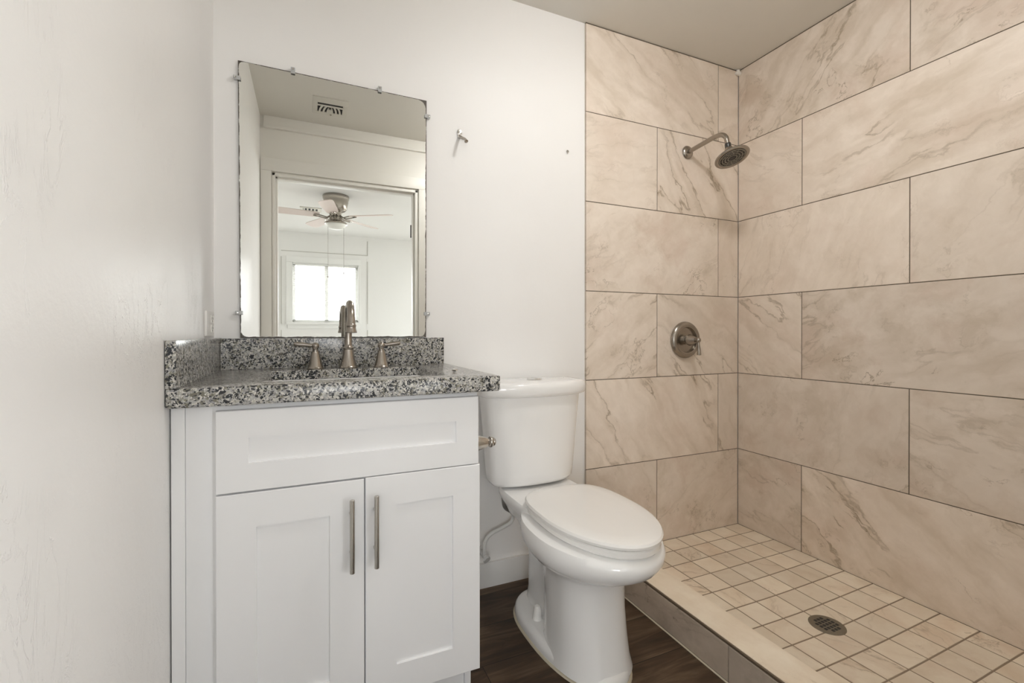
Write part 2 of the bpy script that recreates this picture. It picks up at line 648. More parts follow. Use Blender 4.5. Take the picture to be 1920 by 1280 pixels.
# door casing (bathroom side: broad flat boards), jamb and stop
mb = MB()
mb.box(DX0 - 0.064, DX0 - 0.004, YF - 0.001, YF + 0.018, 0, DZ + 0.0055, 0.002)
mb.box(DX1 + 0.006, DX1 + 0.10, YF - 0.001, YF + 0.018, 0, DZ + 0.0055, 0.002)
mb.box(DX0 - 0.064, DX1 + 0.10, YF - 0.001, YF + 0.018, DZ + 0.006, DZ + 0.085, 0.002)
mb.box(DX0, DX0 + 0.018, YB - 0.004, YF + 0.004, 0, DZ, 0.002)
mb.box(DX1 - 0.018, DX1, YB - 0.004, YF + 0.004, 0, DZ, 0.002)
mb.box(DX0, DX1, YB - 0.004, YF + 0.004, DZ - 0.018, DZ, 0.002)
mb.box(DX0 + 0.018, DX0 + 0.030, YB + 0.045, YF - 0.02, 0, DZ - 0.018, 0.002)
mb.box(DX1 - 0.030, DX1 - 0.018, YB + 0.045, YF - 0.02, 0, DZ - 0.018, 0.002)
mb.box(DX0 + 0.018, DX1 - 0.018, YB + 0.045, YF - 0.02, DZ - 0.030, DZ - 0.018, 0.002)
frame = struct(mb.build('door_1', 'casing_paint'), 'cream door frame without a leaf, seen in the mirror', 'door frame')
for hz in (1.765, 0.95, 0.22):
    h = MB()
    h.box(DX1 - 0.0215, DX1 - 0.017, YB + 0.002, YB + 0.040, hz - 0.045, hz + 0.045, 0.001)
    h.tube([(DX1 - 0.022, YB - 0.002, hz - 0.046), (DX1 - 0.022, YB - 0.002, hz + 0.046)], 0.006, 10)
    h.build('hinge', 'slot_dark', frame)
# crown strip over the doorway wall
slab('trim_crown', 'casing_paint', 'stepped cream crown board over the doorway, seen in the mirror', 'trim',
     (XL + 0.02, -0.0, YF, YF + 0.012, CEIL - 0.060, CEIL), (XL + 0.02, 0.0, YF, YF + 0.024, CEIL - 0.078, CEIL - 0.060), bev=0.002)
slab('baseboard_back', 'trim_white', 'short white baseboard behind the toilet', 'baseboard',
     (-1.625, -0.945, -0.004, 0.011, 0.0, 0.098), bev=0.003)
# grey strips painting the shadow gaps between the far wall panels
mb = MB()
for bx in ((-2.395, -2.385, 0.10, 1.06), (-2.395, -2.385, 1.145, 2.045), (-1.287, -1.277, 0.10, 1.06),
           (-1.287, -1.277, 1.148, 2.04), (-1.287, -1.277, 2.13, 2.33)):
    mb.box(bx[0], bx[1], YW - 0.001, YW + 0.006, bx[2], bx[3])
mb.box(-2.39, -1.277, YW - 0.001, YW + 0.006, 2.122, 2.130)
struct(mb.build('trim_gap_lines', 'gap_shade_grey'), 'thin grey strips painted as shadow gaps around the bedroom window panels, seen in the mirror', 'trim')


# ------------------------------------------------------------------ tiled surfaces
def tile_panel(name, org, U, V, N, tiles, gap, mats, thick, back, label, cat, zf=None, sub=1, grout_depth=0.0012):
    """Tiles laid in one mesh; each tile has its own stone UVs.  tiles: (u0,v0,u1,v1,angle,vein,blotch,seed)"""
    org, U, V, N = Vector(org), Vector(U), Vector(V), Vector(N)
    bm = bmesh.new()
    uvl = bm.loops.layers.uv.new('UVMap')
    cl = bm.loops.layers.float_color.new('tile')

    def P(u, v, n):
        p = org + U * u + V * v + N * n
        if zf:
            p = p + N * zf(u, v)
        return p
    for (u0, v0, u1, v1, ang, ve, bl, seed) in tiles:
        rnd = random.Random(seed)
        ox, oy = rnd.uniform(0, 60), rnd.uniform(0, 60)
        tint = rnd.random()
        a = radians(ang)
        a0, b0, a1, b1 = u0 + gap, v0 + gap, u1 - gap, v1 - gap
        e = 0.0008
        grid = {}
        faces = []
        for i in range(sub + 1):
            for j in range(sub + 1):
                u = a0 + e + (a1 - a0 - 2 * e) * i / sub
                v = b0 + e + (b1 - b0 - 2 * e) * j / sub
                grid[i, j] = (bm.verts.new(P(u, v, 0)), u, v)
        for i in range(sub):
            for j in range(sub):
                faces.append([grid[i, j], grid[i + 1, j], grid[i + 1, j + 1], grid[i, j + 1]])
        rim = [(i, 0) for i in range(sub)] + [(sub, j) for j in range(sub)] + \
              [(sub - i, sub) for i in range(sub)] + [(0, sub - j) for j in range(sub)]
        low = []
        for (i, j) in rim:
            u = a0 + (a1 - a0) * i / sub
            v = b0 + (b1 - b0) * j / sub
            low.append((bm.verts.new(P(u, v, -e)), bm.verts.new(P(u, v, -thick)), u, v))
        for k in range(len(rim)):
            k2 = (k + 1) % len(rim)
            g0, g1 = grid[rim[k]], grid[rim[k2]]
            l0, l1 = low[k], low[k2]
            faces.append([g0, (l0[0], l0[2], l0[3]), (l1[0], l1[2], l1[3]), g1])
            faces.append([(l0[0], l0[2], l0[3]), (l0[1], l0[2], l0[3]), (l1[1], l1[2], l1[3]), (l1[0], l1[2], l1[3])])
        for fv in faces:
            f = bm.faces.new([q[0] for q in fv])
            f.material_index = 0
            for lp, q in zip(f.loops, fv):
                u, v = q[1], q[2]
                lp[uvl].uv = (u * cos(a) + v * sin(a) + ox, -u * sin(a) + v * cos(a) + oy)
                lp[cl] = (ve, bl, tint, 1)
    if back:
        u0, v0, u1, v1 = back
        nu, nv = (12, 12) if zf else (1, 1)
        gv = [[bm.verts.new(P(u0 + (u1 - u0) * i / nu, v0 + (v1 - v0) * j / nv, -grout_depth)) for j in range(nv + 1)] for i in range(nu + 1)]
        for i in range(nu):
            for j in range(nv):
                f = bm.faces.new([gv[i][j], gv[i + 1][j], gv[i + 1][j + 1], gv[i][j + 1]])
                f.material_index = 1
        lo = [[org + U * (u0 if i == 0 else u1) + V * (v0 if j == 0 else v1) - N * thick for j in (0, 1)] for i in (0, 1)]
        lv = [bm.verts.new(lo[0][0]), bm.verts.new(lo[1][0]), bm.verts.new(lo[1][1]), bm.verts.new(lo[0][1])]
        f = bm.faces.new(lv[::-1])
        f.material_index = 1
    bmesh.ops.recalc_face_normals(bm, faces=bm.faces[:])
    me = bpy.data.meshes.new(name)
    bm.to_mesh(me)
    bm.free()
    for mm in mats:
        me.materials.append(MATS[mm])
    o = bpy.data.objects.new(name, me)
    COL.objects.link(o)
    return struct(o, label, cat)


ZR = [CEIL - 0.003, 1.995, 1.600, 1.205, 0.810, 0.415, 0.020]
XE = -0.937
GAP = 0.0016
# back wall: u = X from XE, v = Z
q_, r_ = -0.537 - XE, -0.141 - XE
WB = -XE
rows = [
    [(0, r_, -33, .9, .35, 1), (r_, WB, 5, .7, .3, 101)],
    [(0, q_, 10, .25, .25, 12), (q_, WB, -58, .9, .2, 13)],
    [(0, r_, 35, .25, 1.0, 14), (r_, WB, 80, .3, .5, 114)],
    [(0, q_, 38, .75, .7, 15), (q_, WB, -38, .8, .3, 16)],
    [(0, r_, -55, 1.0, .3, 17), (r_, WB, -65, .9, .3, 117)],
    [(0, q_, -50, .5, .6, 18), (q_, WB, 30, .3, 1.0, 19)],
]
tl = []
for k, row in enumerate(rows):
    for (u0, u1, a, ve, bl, sd) in row:
        tl.append((u0, ZR[k + 1], u1, ZR[k], a, ve, bl, sd))
tile_panel('wall_shower_back', (XE, 0, 0), (1, 0, 0), (0, 0, 1), (0, -1, 0), tl, GAP, ('stone_tile', 'grout'), 0.0105,
           (0.0, 0.0, WB, CEIL), 'beige stone tile wall carrying the shower head and valve', 'tiled wall')
# right wall: u = distance from the corner toward the viewer
a_, b_, a2 = 0.340, 0.751, 1.16
END = -YF
rows = [
    [(0, b_, 48, .8, .9, 31), (b_, END, 20, .4, .9, 32)],
    [(0, a_, -25, .2, .4, 33), (a_, a2, 8, 1.0, .5, 34), (a2, END, 8, .8, .5, 35)],
    [(0, b_, 70, .3, .35, 36), (b_, END, 60, .2, .6, 37)],
    [(0, a_, -38, .7, .3, 38), (a_, a2, 22, .6, .9, 39), (a2, END, 22, .8, .5, 40)],
    [(0, b_, 65, .25, .8, 41), (b_, END, -10, .3, 1.0, 42)],
    [(0, a_, -20, .4, .9, 43), (a_, a2, -38, 1.0, .6, 44), (a2, END, -35, .8, .5, 45)],
]
tl = []
for k, row in enumerate(rows):
    for (u0, u1, a, ve, bl, sd) in row:
        tl.append((u0, ZR[k + 1], u1, ZR[k], a, ve, bl, sd))
tile_panel('wall_shower_right', (0, 0, 0), (0, -1, 0), (0, 0, 1), (-1, 0, 0), tl, GAP, ('stone_tile', 'grout'), 0.0105,
           (0.0, 0.0, END, CEIL), 'beige stone tile wall along the right side of the shower', 'tiled wall')

# shower pan, sloping a little to the drain
DRX, DRY = -0.4225, -0.7165
CX0, CX1 = -0.940, -0.820        # curb


def pan_z(u, v):
    x, y = -u, -v
    d = sqrt((x - DRX) ** 2 + (y - DRY) ** 2)
    return -0.010 * max(0.0, 1 - d / 0.42)


PIT = 0.1068
us = [0.0] + [0.100 + PIT * i for i in range(12)]
us = [u for u in us if u < -CX1] + [-CX1 + 0.002]
vs = [0.0] + [0.098 + PIT * i for i in range(30)]
vs = [v for v in vs if v < END] + [END]
tl = []
rnd = random.Random(5)
for i in range(len(us) - 1):
    for j in range(len(vs) - 1):
        tl.append((us[i], vs[j], us[i + 1], vs[j + 1], rnd.choice((20, -40, 65, 100, 150)), rnd.uniform(.0, .8), rnd.uniform(0, 1) ** 1.6, rnd.random()))
tile_panel('floor_shower', (0, 0, 0.022), (-1, 0, 0), (0, -1, 0), (0, 0, 1), tl, 0.0026, ('stone_pan', 'grout_pan'), 0.021,
           (0.0, 0.0, -CX1 + 0.002, END), 'small square stone tiles of the shower floor around the drain', 'shower floor', zf=pan_z, sub=3)

# curb: core, top tiles, face tiles, dark edge strip
CT = 0.120
core = MB()
core.box(CX0 + 0.012, CX1 - 0.001, YF, 0.002, 0.0, CT - 0.010)
curb = struct(core.build('shower_curb', 'grout'), 'low stone tiled curb between the plank floor and shower', 'curb')
tp = tile_panel('curb_top', (CX0 + 0.006, 0.0, CT), (0, -1, 0), (1, 0, 0), (0, 0, 1),
                [(0, 0, 1.30, CX1 - CX0 - 0.006, 2, .5, .25, 61), (1.30, 0, END, CX1 - CX0 - 0.006, 2, .5, .3, 62)], 0.0008,
                ('stone_pan', 'grout_pan'), 0.011, None, '', '')
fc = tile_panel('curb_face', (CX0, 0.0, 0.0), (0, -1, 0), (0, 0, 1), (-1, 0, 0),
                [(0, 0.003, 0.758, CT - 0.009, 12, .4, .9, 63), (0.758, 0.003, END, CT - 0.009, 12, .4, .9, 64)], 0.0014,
                ('stone_curb_shade', 'grout'), 0.0115, None, '', '')
ins = tile_panel('curb_inside', (CX1, 0.0, 0.0), (0, -1, 0), (0, 0, 1), (1, 0, 0),
                 [(0, 0.012, 0.9, CT - 0.001, 12, .4, .4, 65), (0.9, 0.012, END, CT - 0.001, 12, .4, .4, 66)], 0.001,
                 ('stone_pan', 'grout_pan'), 0.002, None, '', '')
et = MB()
et.box(CX0 + 0.0015, CX0 + 0.012, YF, 0.0, CT - 0.0088, CT - 0.002, 0.001)
et = et.build('edge_strip', 'edge_trim')
bd = MB()
bd.tube([(CX0 - 0.001, 0.005, 0.001), (CX0 - 0.001, YF, 0.001)], 0.003, 8)
bd = bd.build('caulk_line', 'caulk')
for o in (tp, fc, ins, et, bd):
    for k in ('label', 'category', 'kind'):
        if k in o:
            del o[k]
    o.parent = curb
# lump of caulk where the three shower planes meet
cp = MB()
tmp = bmesh.new()
bmesh.ops.create_uvsphere(tmp, u_segments=14, v_segments=8, radius=1)
cp.merge(tmp, True, T(-0.012, -0.010, CEIL - 0.022) @ Matrix.Diagonal((0.020, 0.014, 0.010, 1)))
cp.tube([(-0.012, -0.008, CEIL - 0.004), (-0.010, -0.008, CEIL - 0.024)], 0.009, 10)
tag(cp.build('caulk_lump', 'caulk_white'), 'pale caulk lump in the top shower corner under the ceiling', 'caulk')

# ------------------------------------------------------------------ ceiling lamp (above the frame), vents
L = thing('ceiling_light', 'round flush ceiling light with a glowing glass dome', 'ceiling light', (LAX, LAY, CEIL))
mb = MB()
mb.lathe([(0.0, 0.0), (0.112, 0.0), (0.116, -0.012), (0.110, -0.026), (0.080, -0.028)], T(LAX, LAY, CEIL), 40)
mb.build('base', 'nickel_bright', L)
mb = MB()
mb.lathe([(0.096, -0.024), (0.095, -0.045), (0.083, -0.066), (0.056, -0.082), (0.024, -0.089), (0.0, -0.090)], T(LAX, LAY, CEIL), 40, cap0=False)
mb.build('glass_dome', 'lamp_glow', L)

V = thing('ceiling_vent', 'square ceiling vent with curved dark slots, seen high in the mirror', 'vent', (-1.932, -1.262, CEIL))
mb = MB()
x0, x1, y0, y1 = -2.030, -1.834, -1.375, -1.152
ix0, ix1, iy0, iy1 = -2.003, -1.862, -1.338, -1.218
for bx in ((x0, x1, y0, iy0), (x0, x1, iy1, y1), (x0, ix0, iy0, iy1), (ix1, x1, iy0, iy1)):
    mb.box(bx[0], bx[1], bx[2], bx[3], CEIL - 0.006, CEIL + 0.0, 0.0015)
mb.build('frame', 'vent_paint', V)
mb = MB()
mb.box(ix0, ix1, iy0, iy1, CEIL - 0.0015, CEIL - 0.0005)
mb.build('backing', 'slot_dark', V)
mb = MB()
mb.box(ix0, ix1, iy1 - 0.040, iy1 - 0.026, CEIL - 0.007, CEIL - 0.002, 0.001)
for k, xo in enumerate((-0.058, -0.036, -0.014, 0.014, 0.036, 0.058)):
    s = -1 if xo < 0 else 1
    pts = []
    for t in range(9):
        yy = iy0 + (iy1 - 0.040 - iy0) * t / 8
        pts.append(((ix0 + ix1) / 2 + xo - s * 0.014 * ((t / 8) ** 2), yy))
    for (pa, pb) in zip(pts[:-1], pts[1:]):
        w = 0.0052
        tmp = bmesh.new()
        vv = []
        for z in (CEIL - 0.007, CEIL - 0.002):
            vv.append([tmp.verts.new((pa[0] - w, pa[1], z)), tmp.verts.new((pa[0] + w, pa[1], z)),
                       tmp.verts.new((pb[0] + w, pb[1], z)), tmp.verts.new((pb[0] - w, pb[1], z))])
        tmp.faces.new(vv[0]); tmp.faces.new(vv[1])
        for q in range(4):
            tmp.faces.new([vv[0][q], vv[0][(q + 1) % 4], vv[1][(q + 1) % 4], vv[1][q]])
        mb.merge(tmp, False)
mb.box((ix0 + ix1) / 2 - 0.008, (ix0 + ix1) / 2 + 0.008, iy0, iy1 - 0.04, CEIL - 0.007, CEIL - 0.002, 0.001)
mb.build('louvers', 'vent_paint', V)
mb = MB()
mb.lathe([(0.0, -0.009), (0.005, -0.009), (0.006, -0.005)], T((ix0 + ix1) / 2 + 0.006, y0 + 0.016, CEIL), 12)
mb.build('screw', 'nickel', V)

V2 = thing('ceiling_vent', 'small slotted ceiling vent behind the bedroom fan, seen in the mirror', 'vent', (-2.03, -3.82, CEIL))
mb = MB()
for bx in ((-2.14, -1.92, -3.90, -3.87), (-2.14, -1.92, -3.77, -3.74), (-2.14, -2.11, -3.87, -3.77), (-1.95, -1.92, -3.87, -3.77)):
    mb.box(*bx, CEIL - 0.008, CEIL, 0.001)
mb.build('frame', 'vent_paint', V2)
mb = MB()
mb.box(-2.11, -1.95, -3.87, -3.77, CEIL - 0.002, CEIL - 0.0005)
mb.build('backing', 'slot_dark', V2)
mb = MB()
for k in range(5):
    xx = -2.105 + 0.036 * k
    mb.box(xx, xx + 0.014, -3.87, -3.77, CEIL - 0.009, CEIL - 0.003, 0.001)
mb.build('louvers', 'vent_paint', V2)

# ------------------------------------------------------------------ mirror and clips
mc = [(-2.2625, 1.904), (-1.6440, 1.898), (-1.6470, 1.0035), (-2.2575, 1.0035)]   # TL TR BR BL
NX, NZ = 150, 210
bm = bmesh.new()
wl = bm.verts.layers.float.new('wear')


def mpt(s, t):
    a = Vector(mc[3]).lerp(Vector(mc[2]), s)
    c = Vector(mc[0]).lerp(Vector(mc[1]), s)
    return a.lerp(c, t)


def edge_params(n, size):
    # denser near the rim
    e = [0, .002, .004, .006, .009, .013, .018, .024, .032, .042]
    e = [x / size for x in e]
    m = [e[-1] + (1 - 2 * e[-1]) * i / n for i in range(1, n)]
    return e + m + [1 - x for x in reversed(e)]


S = edge_params(40, 0.615)
Tt = edge_params(56, 0.90)
gv = []
for s in S:
    colv = []
    for t in Tt:
        p = mpt(s, t)
        v = bm.verts.new((p.x, 0.003, p.y))
        dx = min(s, 1 - s) * 0.615
        dz = min(t, 1 - t) * 0.90
        # corners are worn round
        r = 0.016 if (t > .5 and s < .5) else (0.034 if (t > .5) else 0.024)
        if dx < r and dz < r:
            d = r - sqrt((r - dx) ** 2 + (r - dz) ** 2)
        else:
            d = min(dx, dz)
        side = 0.0032 if t < 0.02 or s > 0.98 else 0.0024
        v[wl] = max(0.0, min(1.0, 1.35 - d / side * 0.5))
        colv.append(v)
    gv.append(colv)
for i in range(len(S) - 1):
    for j in range(len(Tt) - 1):
        bm.faces.new([gv[i][j], gv[i + 1][j], gv[i + 1][j + 1], gv[i][j + 1]])
# sides and back
rim = [gv[i][0] for i in range(len(S))] + [gv[-1][j] for j in range(1, len(Tt))] + \
      [gv[i][-1] for i in range(len(S) - 2, -1, -1)] + [gv[0][j] for j in range(len(Tt) - 2, 0, -1)]
bk = []
for v in rim:
    nv = bm.verts.new((v.co.x, 0.009, v.co.z))
    nv[wl] = 1.3
    bk.append(nv)
for k in range(len(rim)):
    k2 = (k + 1) % len(rim)
    bm.faces.new([rim[k], rim[k2], bk[k2], bk[k]])
bm.faces.new(bk)
bmesh.ops.recalc_face_normals(bm, faces=bm.faces[:])
me = bpy.data.meshes.new('wall_mirror')
bm.to_mesh(me)
bm.free()
me.materials.append(MATS['mirror_silver'])
mir = bpy.data.objects.new('wall_mirror', me)
COL.objects.link(mir)
tag(mir, 'frameless rectangular wall mirror with worn dark edges above the backsplash', 'mirror')


def make_clip():
    r = bpy.data.objects.new('mirror_clip', None)
    r.empty_display_size = 0.02
    COL.objects.link(r)
    mb = MB()
    mb.box(-0.0065, 0.0065, -0.002, 0.0085, 0.001, 0.013, 0.0015)
    mb.box(-0.0065, 0.0065, -0.0040, -0.0012, -0.008, 0.013, 0.001)
    mb.build('clip_body', 'clear_plastic', r)
    mb = MB()
    mb.lathe([(0.0, 0.0), (0.0035, 0.0), (0.003, 0.0018), (0.0, 0.0022)], axis((0, -0.0040, 0.007), (0, -1, 0)), 12)
    mb.build('screw', 'chrome', r)
    return r


clip0 = make_clip()
specs = [((-2.101, 0.0, 1.9024), 0, 'clear plastic clip on the top mirror edge toward the left wall'),
         ((-1.816, 0.0, 1.8997), 0, 'clear plastic clip on the top mirror edge nearer the wall hook'),
         ((-2.2623, 0.0, 1.845), pi / 2 * -1, 'clear plastic clip at the upper end of the left mirror edge'),
         ((-2.2582, 0.0, 1.085), pi / 2 * -1, 'clear plastic clip at the lower left mirror edge by the outlet'),
         ((-1.6442, 0.0, 1.838), pi / 2, 'clear plastic clip at the upper end of the right mirror edge'),
         ((-1.6467, 0.0, 1.092), pi / 2, 'clear plastic clip at the lower end of the right mirror edge')]
for i, (loc, ry, lab) in enumerate(specs):
    c = clip0 if i == 0 else copy_tree(clip0)
    c.location = loc
    c.rotation_euler = (0, ry, 0)
    tag(c, lab, 'mirror clip', 'clips holding the mirror')

# ------------------------------------------------------------------ vanity
VX0, VX1 = -2.252, -1.624
YD = -0.530        # door faces
YFF = -0.511       # face frame
van = thing('vanity_cabinet', 'white shaker vanity cabinet under the granite countertop', 'vanity', (-1.93, -0.25, 0))
mb = MB()
mb.box(VX0, VX0 + 0.016, -0.492, 0.008, 0.095, 0.859)
mb.box(VX1 - 0.016, VX1, -0.492, 0.008, 0.095, 0.859)
mb.box(VX0 + 0.016, VX1 - 0.016, -0.492, 0.008, 0.095, 0.111)
mb.box(VX0 + 0.016, VX1 - 0.016, -0.004, 0.008, 0.111, 0.859)
mb.build('carcass', 'cabinet_white', van)
mb = MB()
mb.box(VX0, VX1, YFF, -0.491, 0.092, 0.8595, 0.001)
mb.build('face_frame', 'cabinet_white', van)
mb = MB()
mb.box(-2.302, VX0 + 0.0005, YFF, -0.491, 0.0, 0.8595, 0.001)
mb.box(-2.3280, -2.3025, YFF - 0.003, -0.494, 0.0, 0.8595, 0.002)
mb.build('filler_strip', 'cabinet_white', van)
mb = MB()
mb.box(VX0 + 0.001, VX1 - 0.022, -0.455, -0.440, 0.0, 0.094)
mb.box(VX1 - 0.021, VX1 - 0.003, -0.462, 0.008, 0.0, 0.0955, 0.001)
mb.build('toe_kick', 'cabinet_white', van)


def shaker(x0, x1, z0, z1, fr, name):
    """Door or drawer front: bevelled slab with a recessed flat panel."""
    mb = MB()
    yb, yf, yr = YD + 0.019, YD, YD + 0.0065
    e = 0.0016
    def ring(x0, x1, z0, z1, y):
        return [(x0, y, z0), (x1, y, z0), (x1, y, z1), (x0, y, z1)]
    rs = [ring(x0, x1, z0, z1, yb), ring(x0, x1, z0, z1, yf + e), ring(x0 + e, x1 - e, z0 + e, z1 - e, yf),
          ring(x0 + fr, x1 - fr, z0 + fr, z1 - fr, yf), ring(x0 + fr + 0.001, x1 - fr - 0.001, z0 + fr + 0.001, z1 - fr - 0.001, yr)]
    R = [[mb.bm.verts.new(p) for p in r] for r in rs]
    for a, b in zip(R[:-1], R[1:]):
        for i in range(4):
            j = (i + 1) % 4
            mb.face([a[i], a[j], b[j], b[i]])
    mb.face(R[0][::-1])
    mb.face(R[-1])
    return mb.build(name, 'cabinet_white', van)


shaker(-2.2435, -1.6265, 0.6605, 0.8455, 0.0640, 'drawer_front').name = 'drawer_front'
dl = shaker(-2.2435, -1.9285, 0.094, 0.6565, 0.0795, 'door')
dr = shaker(-1.9255, -1.6230, 0.094, 0.6585, 0.0765, 'door')


def bar_pull(x, z0, z1, door):
    mb = MB()
    y = YD - 0.030
    mb.tube([(x, y, z0), (x, y, z0 + 0.0012), (x, y, z1 - 0.0012), (x, y, z1)], [0.005, 0.006, 0.006, 0.005], 16)
    c = (z0 + z1) / 2
    for zz in (c - 0.048, c + 0.048):
        mb.tube([(x, YD + 0.001, zz), (x, y + 0.004, zz)], [0.005, 0.0042], 12)
    return mb.build('handle', 'nickel_bright', door)


bar_pull(-1.959, 0.441, 0.618, dl)
bar_pull(-1.902, 0.442, 0.620, dr)
# countertop with cut-out
CXA, CXB, CYA = XL + 0.0015, -1.570, -0.552
ZT, ZS, ZE = 0.902, 0.874, 0.860
hx0, hx1, hy0, hy1 = -2.158, -1.702, -0.470, -0.130


def rrect(x0, x1, y0, y1, r, n=6):
    pts = []
    for cx, cy, a0 in ((x1 - r, y1 - r, 0), (x0 + r, y1 - r, pi / 2), (x0 + r, y0 + r, pi), (x1 - r, y0 + r, 3 * pi / 2)):
        for k in range(n + 1):
            a = a0 + pi / 2 * k / n
            pts.append((cx + r * cos(a), cy + r * sin(a)))
    return pts


bm = bmesh.new()
inner = rrect(hx0, hx1, hy0, hy1, 0.022)
n = len(inner)
# outer loop matched point for point to the inner one
outer = []
for (x, y) in inner:
    cx, cy = (hx0 + hx1) / 2, (hy0 + hy1) / 2
    outer.append((x, y))
per = n // 4
e = 0.003
def outer_loop(ins):
    x0, x1, y0, y1 = CXA + ins, CXB - ins, CYA + ins, 0.0085 - ins
    cs = [(x1, y1), (x0, y1), (x0, y0), (x1, y0)]
    out = []
    for k in range(4):
        for q in range(per):
            c = cs[k]
            r = 0.006
            a = pi / 2 * k + pi / 2 * q / (per - 1)
            sx = 1 if k in (0, 3) else -1
            sy = 1 if k in (0, 1) else -1
            out.append((c[0] - sx * r + r * cos(a), c[1] - sy * r + r * sin(a)))
    return out
loops = [(inner, ZS), (inner, ZT - 0.002), (rrect(hx0 - .002, hx1 + .002, hy0 - .002, hy1 + .002, 0.024), ZT),
         (outer_loop(0.004), ZT), (outer_loop(0.001), ZT - 0.0015), (outer_loop(0.0), ZT - 0.004), (outer_loop(0.0), ZE + 0.003), (outer_loop(0.003), ZE),
         (outer_loop(0.030), ZE), (outer_loop(0.030), ZS)]
mb = MB()
R = [[mb.bm.verts.new((p[0], p[1], z)) for p in lp] for lp, z in loops]
R.append(R[0])
for a, b in zip(R[:-1], R[1:]):
    for i in range(n):
        j = (i + 1) % n
        mb.face([a[i], a[j], b[j], b[i]], True)
top = mb.build('granite_countertop', 'granite_stone')
tag(top, 'speckled grey granite countertop on the white vanity', 'countertop')
mb = MB()
mb.box(XL + 0.0215, -1.584, -0.020, 0.0085, ZT, 1.0015, 0.0015)
mb.build('backsplash', 'granite_stone', top)
mb = MB()
mb.box(XL + 0.0015, XL + 0.021, -0.551, 0.0085, ZT, 1.0035, 0.0015)
mb.build('side_splash', 'granite_stone', top)

# sink basin under the cut-out
mb = MB()
lev = [(0.012, ZS - 0.0005), (0.012, ZS - 0.012), (0.004, ZS - 0.012), (0.004, ZS - 0.001), (-0.004, ZS - 0.001), (-0.012, ZS - 0.02), (-0.020, ZS - 0.08), (-0.045, ZS - 0.118), (-0.10, ZS - 0.128)]
lev = [(0.010, ZS - 0.012), (0.010, ZS - 0.0006), (-0.0005, ZS - 0.0006), (-0.006, ZS - 0.02), (-0.014, ZS - 0.085), (-0.035, ZS - 0.118), (-0.11, ZS - 0.128)]
mb.rings([[(x, y, z) for x, y in rrect(hx0 - s, hx1 + s, hy0 - s, hy1 + s, 0.03)] for s, z in lev], cap0=False, cap1=True)
sk = mb.build('sink_basin', 'porcelain')
mb = MB()
mb.rings([[(x, y, z) for x, y in rrect(hx0 - q, hx1 + q, hy0 - q, hy1 + q, 0.024)] for q, z in ((0.0015, ZS - 0.0030), (-0.0008, ZS - 0.0030), (-0.0008, ZS - 0.0002), (0.0015, ZS - 0.0002))], cap0=False, cap1=False)
mb.build('joint_ring', 'gap_dark', sk)  # thin dark ring where the slab meets the basin
tag(sk, 'white undermount sink basin below the granite cutout', 'sink')
mb = MB()
mb.lathe([(0.0, 0.004), (0.012, 0.004), (0.022, 0.002), (0.023, 0.0)], T(-1.93, -0.30, ZS - 0.128), 20)
mb.build('drain', 'nickel', sk)

# small scrap on the counter
mb = MB()
rnd = random.Random(3)
tmp = bmesh.new()
bmesh.ops.create_icosphere(tmp, subdivisions=2, radius=1)
for v in tmp.verts:
    v.co *= rnd.uniform(0.7, 1.15)
mb.merge(tmp, False, T(-1.648, -0.375, ZT + 0.0048) @ Matrix.Rotation(0.5, 4, 'Z') @ Matrix.Diagonal((0.011, 0.006, 0.0045, 1)))
tag(mb.build('plastic_scrap', 'chrome'), 'tiny crumpled silvery scrap lying on the countertop', 'scrap')

# ------------------------------------------------------------------ faucet
F = thing('faucet', 'brushed nickel gooseneck faucet with two lever handles behind the sink', 'faucet', (-1.932, -0.085, ZT))
mb = MB()
mb.lathe([(0.0, 0), (0.0295, 0), (0.0300, 0.003), (0.0275, 0.006), (0.0265, 0.010), (0.0235, 0.020), (0.0200, 0.036), (0.0172, 0.053), (0.0160, 0.062),
          (0.0178, 0.064), (0.0182, 0.067), (0.0160, 0.070), (0.0135, 0.073), (0.0122, 0.080), (0.0118, 0.10)], T(-1.932, -0.085, ZT), 36, cap1=True)
arc = [(-1.932, -0.085, ZT + 0.098), (-1.932, -0.085, ZT + 0.150)]
cyy, czz, rr = -0.142, ZT + 0.152, 0.057
for k in range(1, 15):
    a = pi * k / 15 * 1.02
    arc.append((-1.932, cyy + rr * cos(a), czz + rr * 1.06 * sin(a)))
arc.append((-1.932, -0.2005, ZT + 0.142))
mb.tube(arc, [0.0118] * 6 + [0.0120] * (len(arc) - 9) + [0.0122, 0.0126, 0.0132], 20)
mb.lathe([(0.0128, 0.0), (0.0150, 0.004), (0.0152, 0.007), (0.0140, 0.009), (0.0145, 0.016), (0.0165, 0.024), (0.0172, 0.0265), (0.0165, 0.028), (0.011, 0.028), (0.009, 0.024), (0.0, 0.024)],
         axis((-1.932, -0.2005, ZT + 0.146), (0, -0.05, -1)), 28)
mb.build('spout', 'nickel', F)
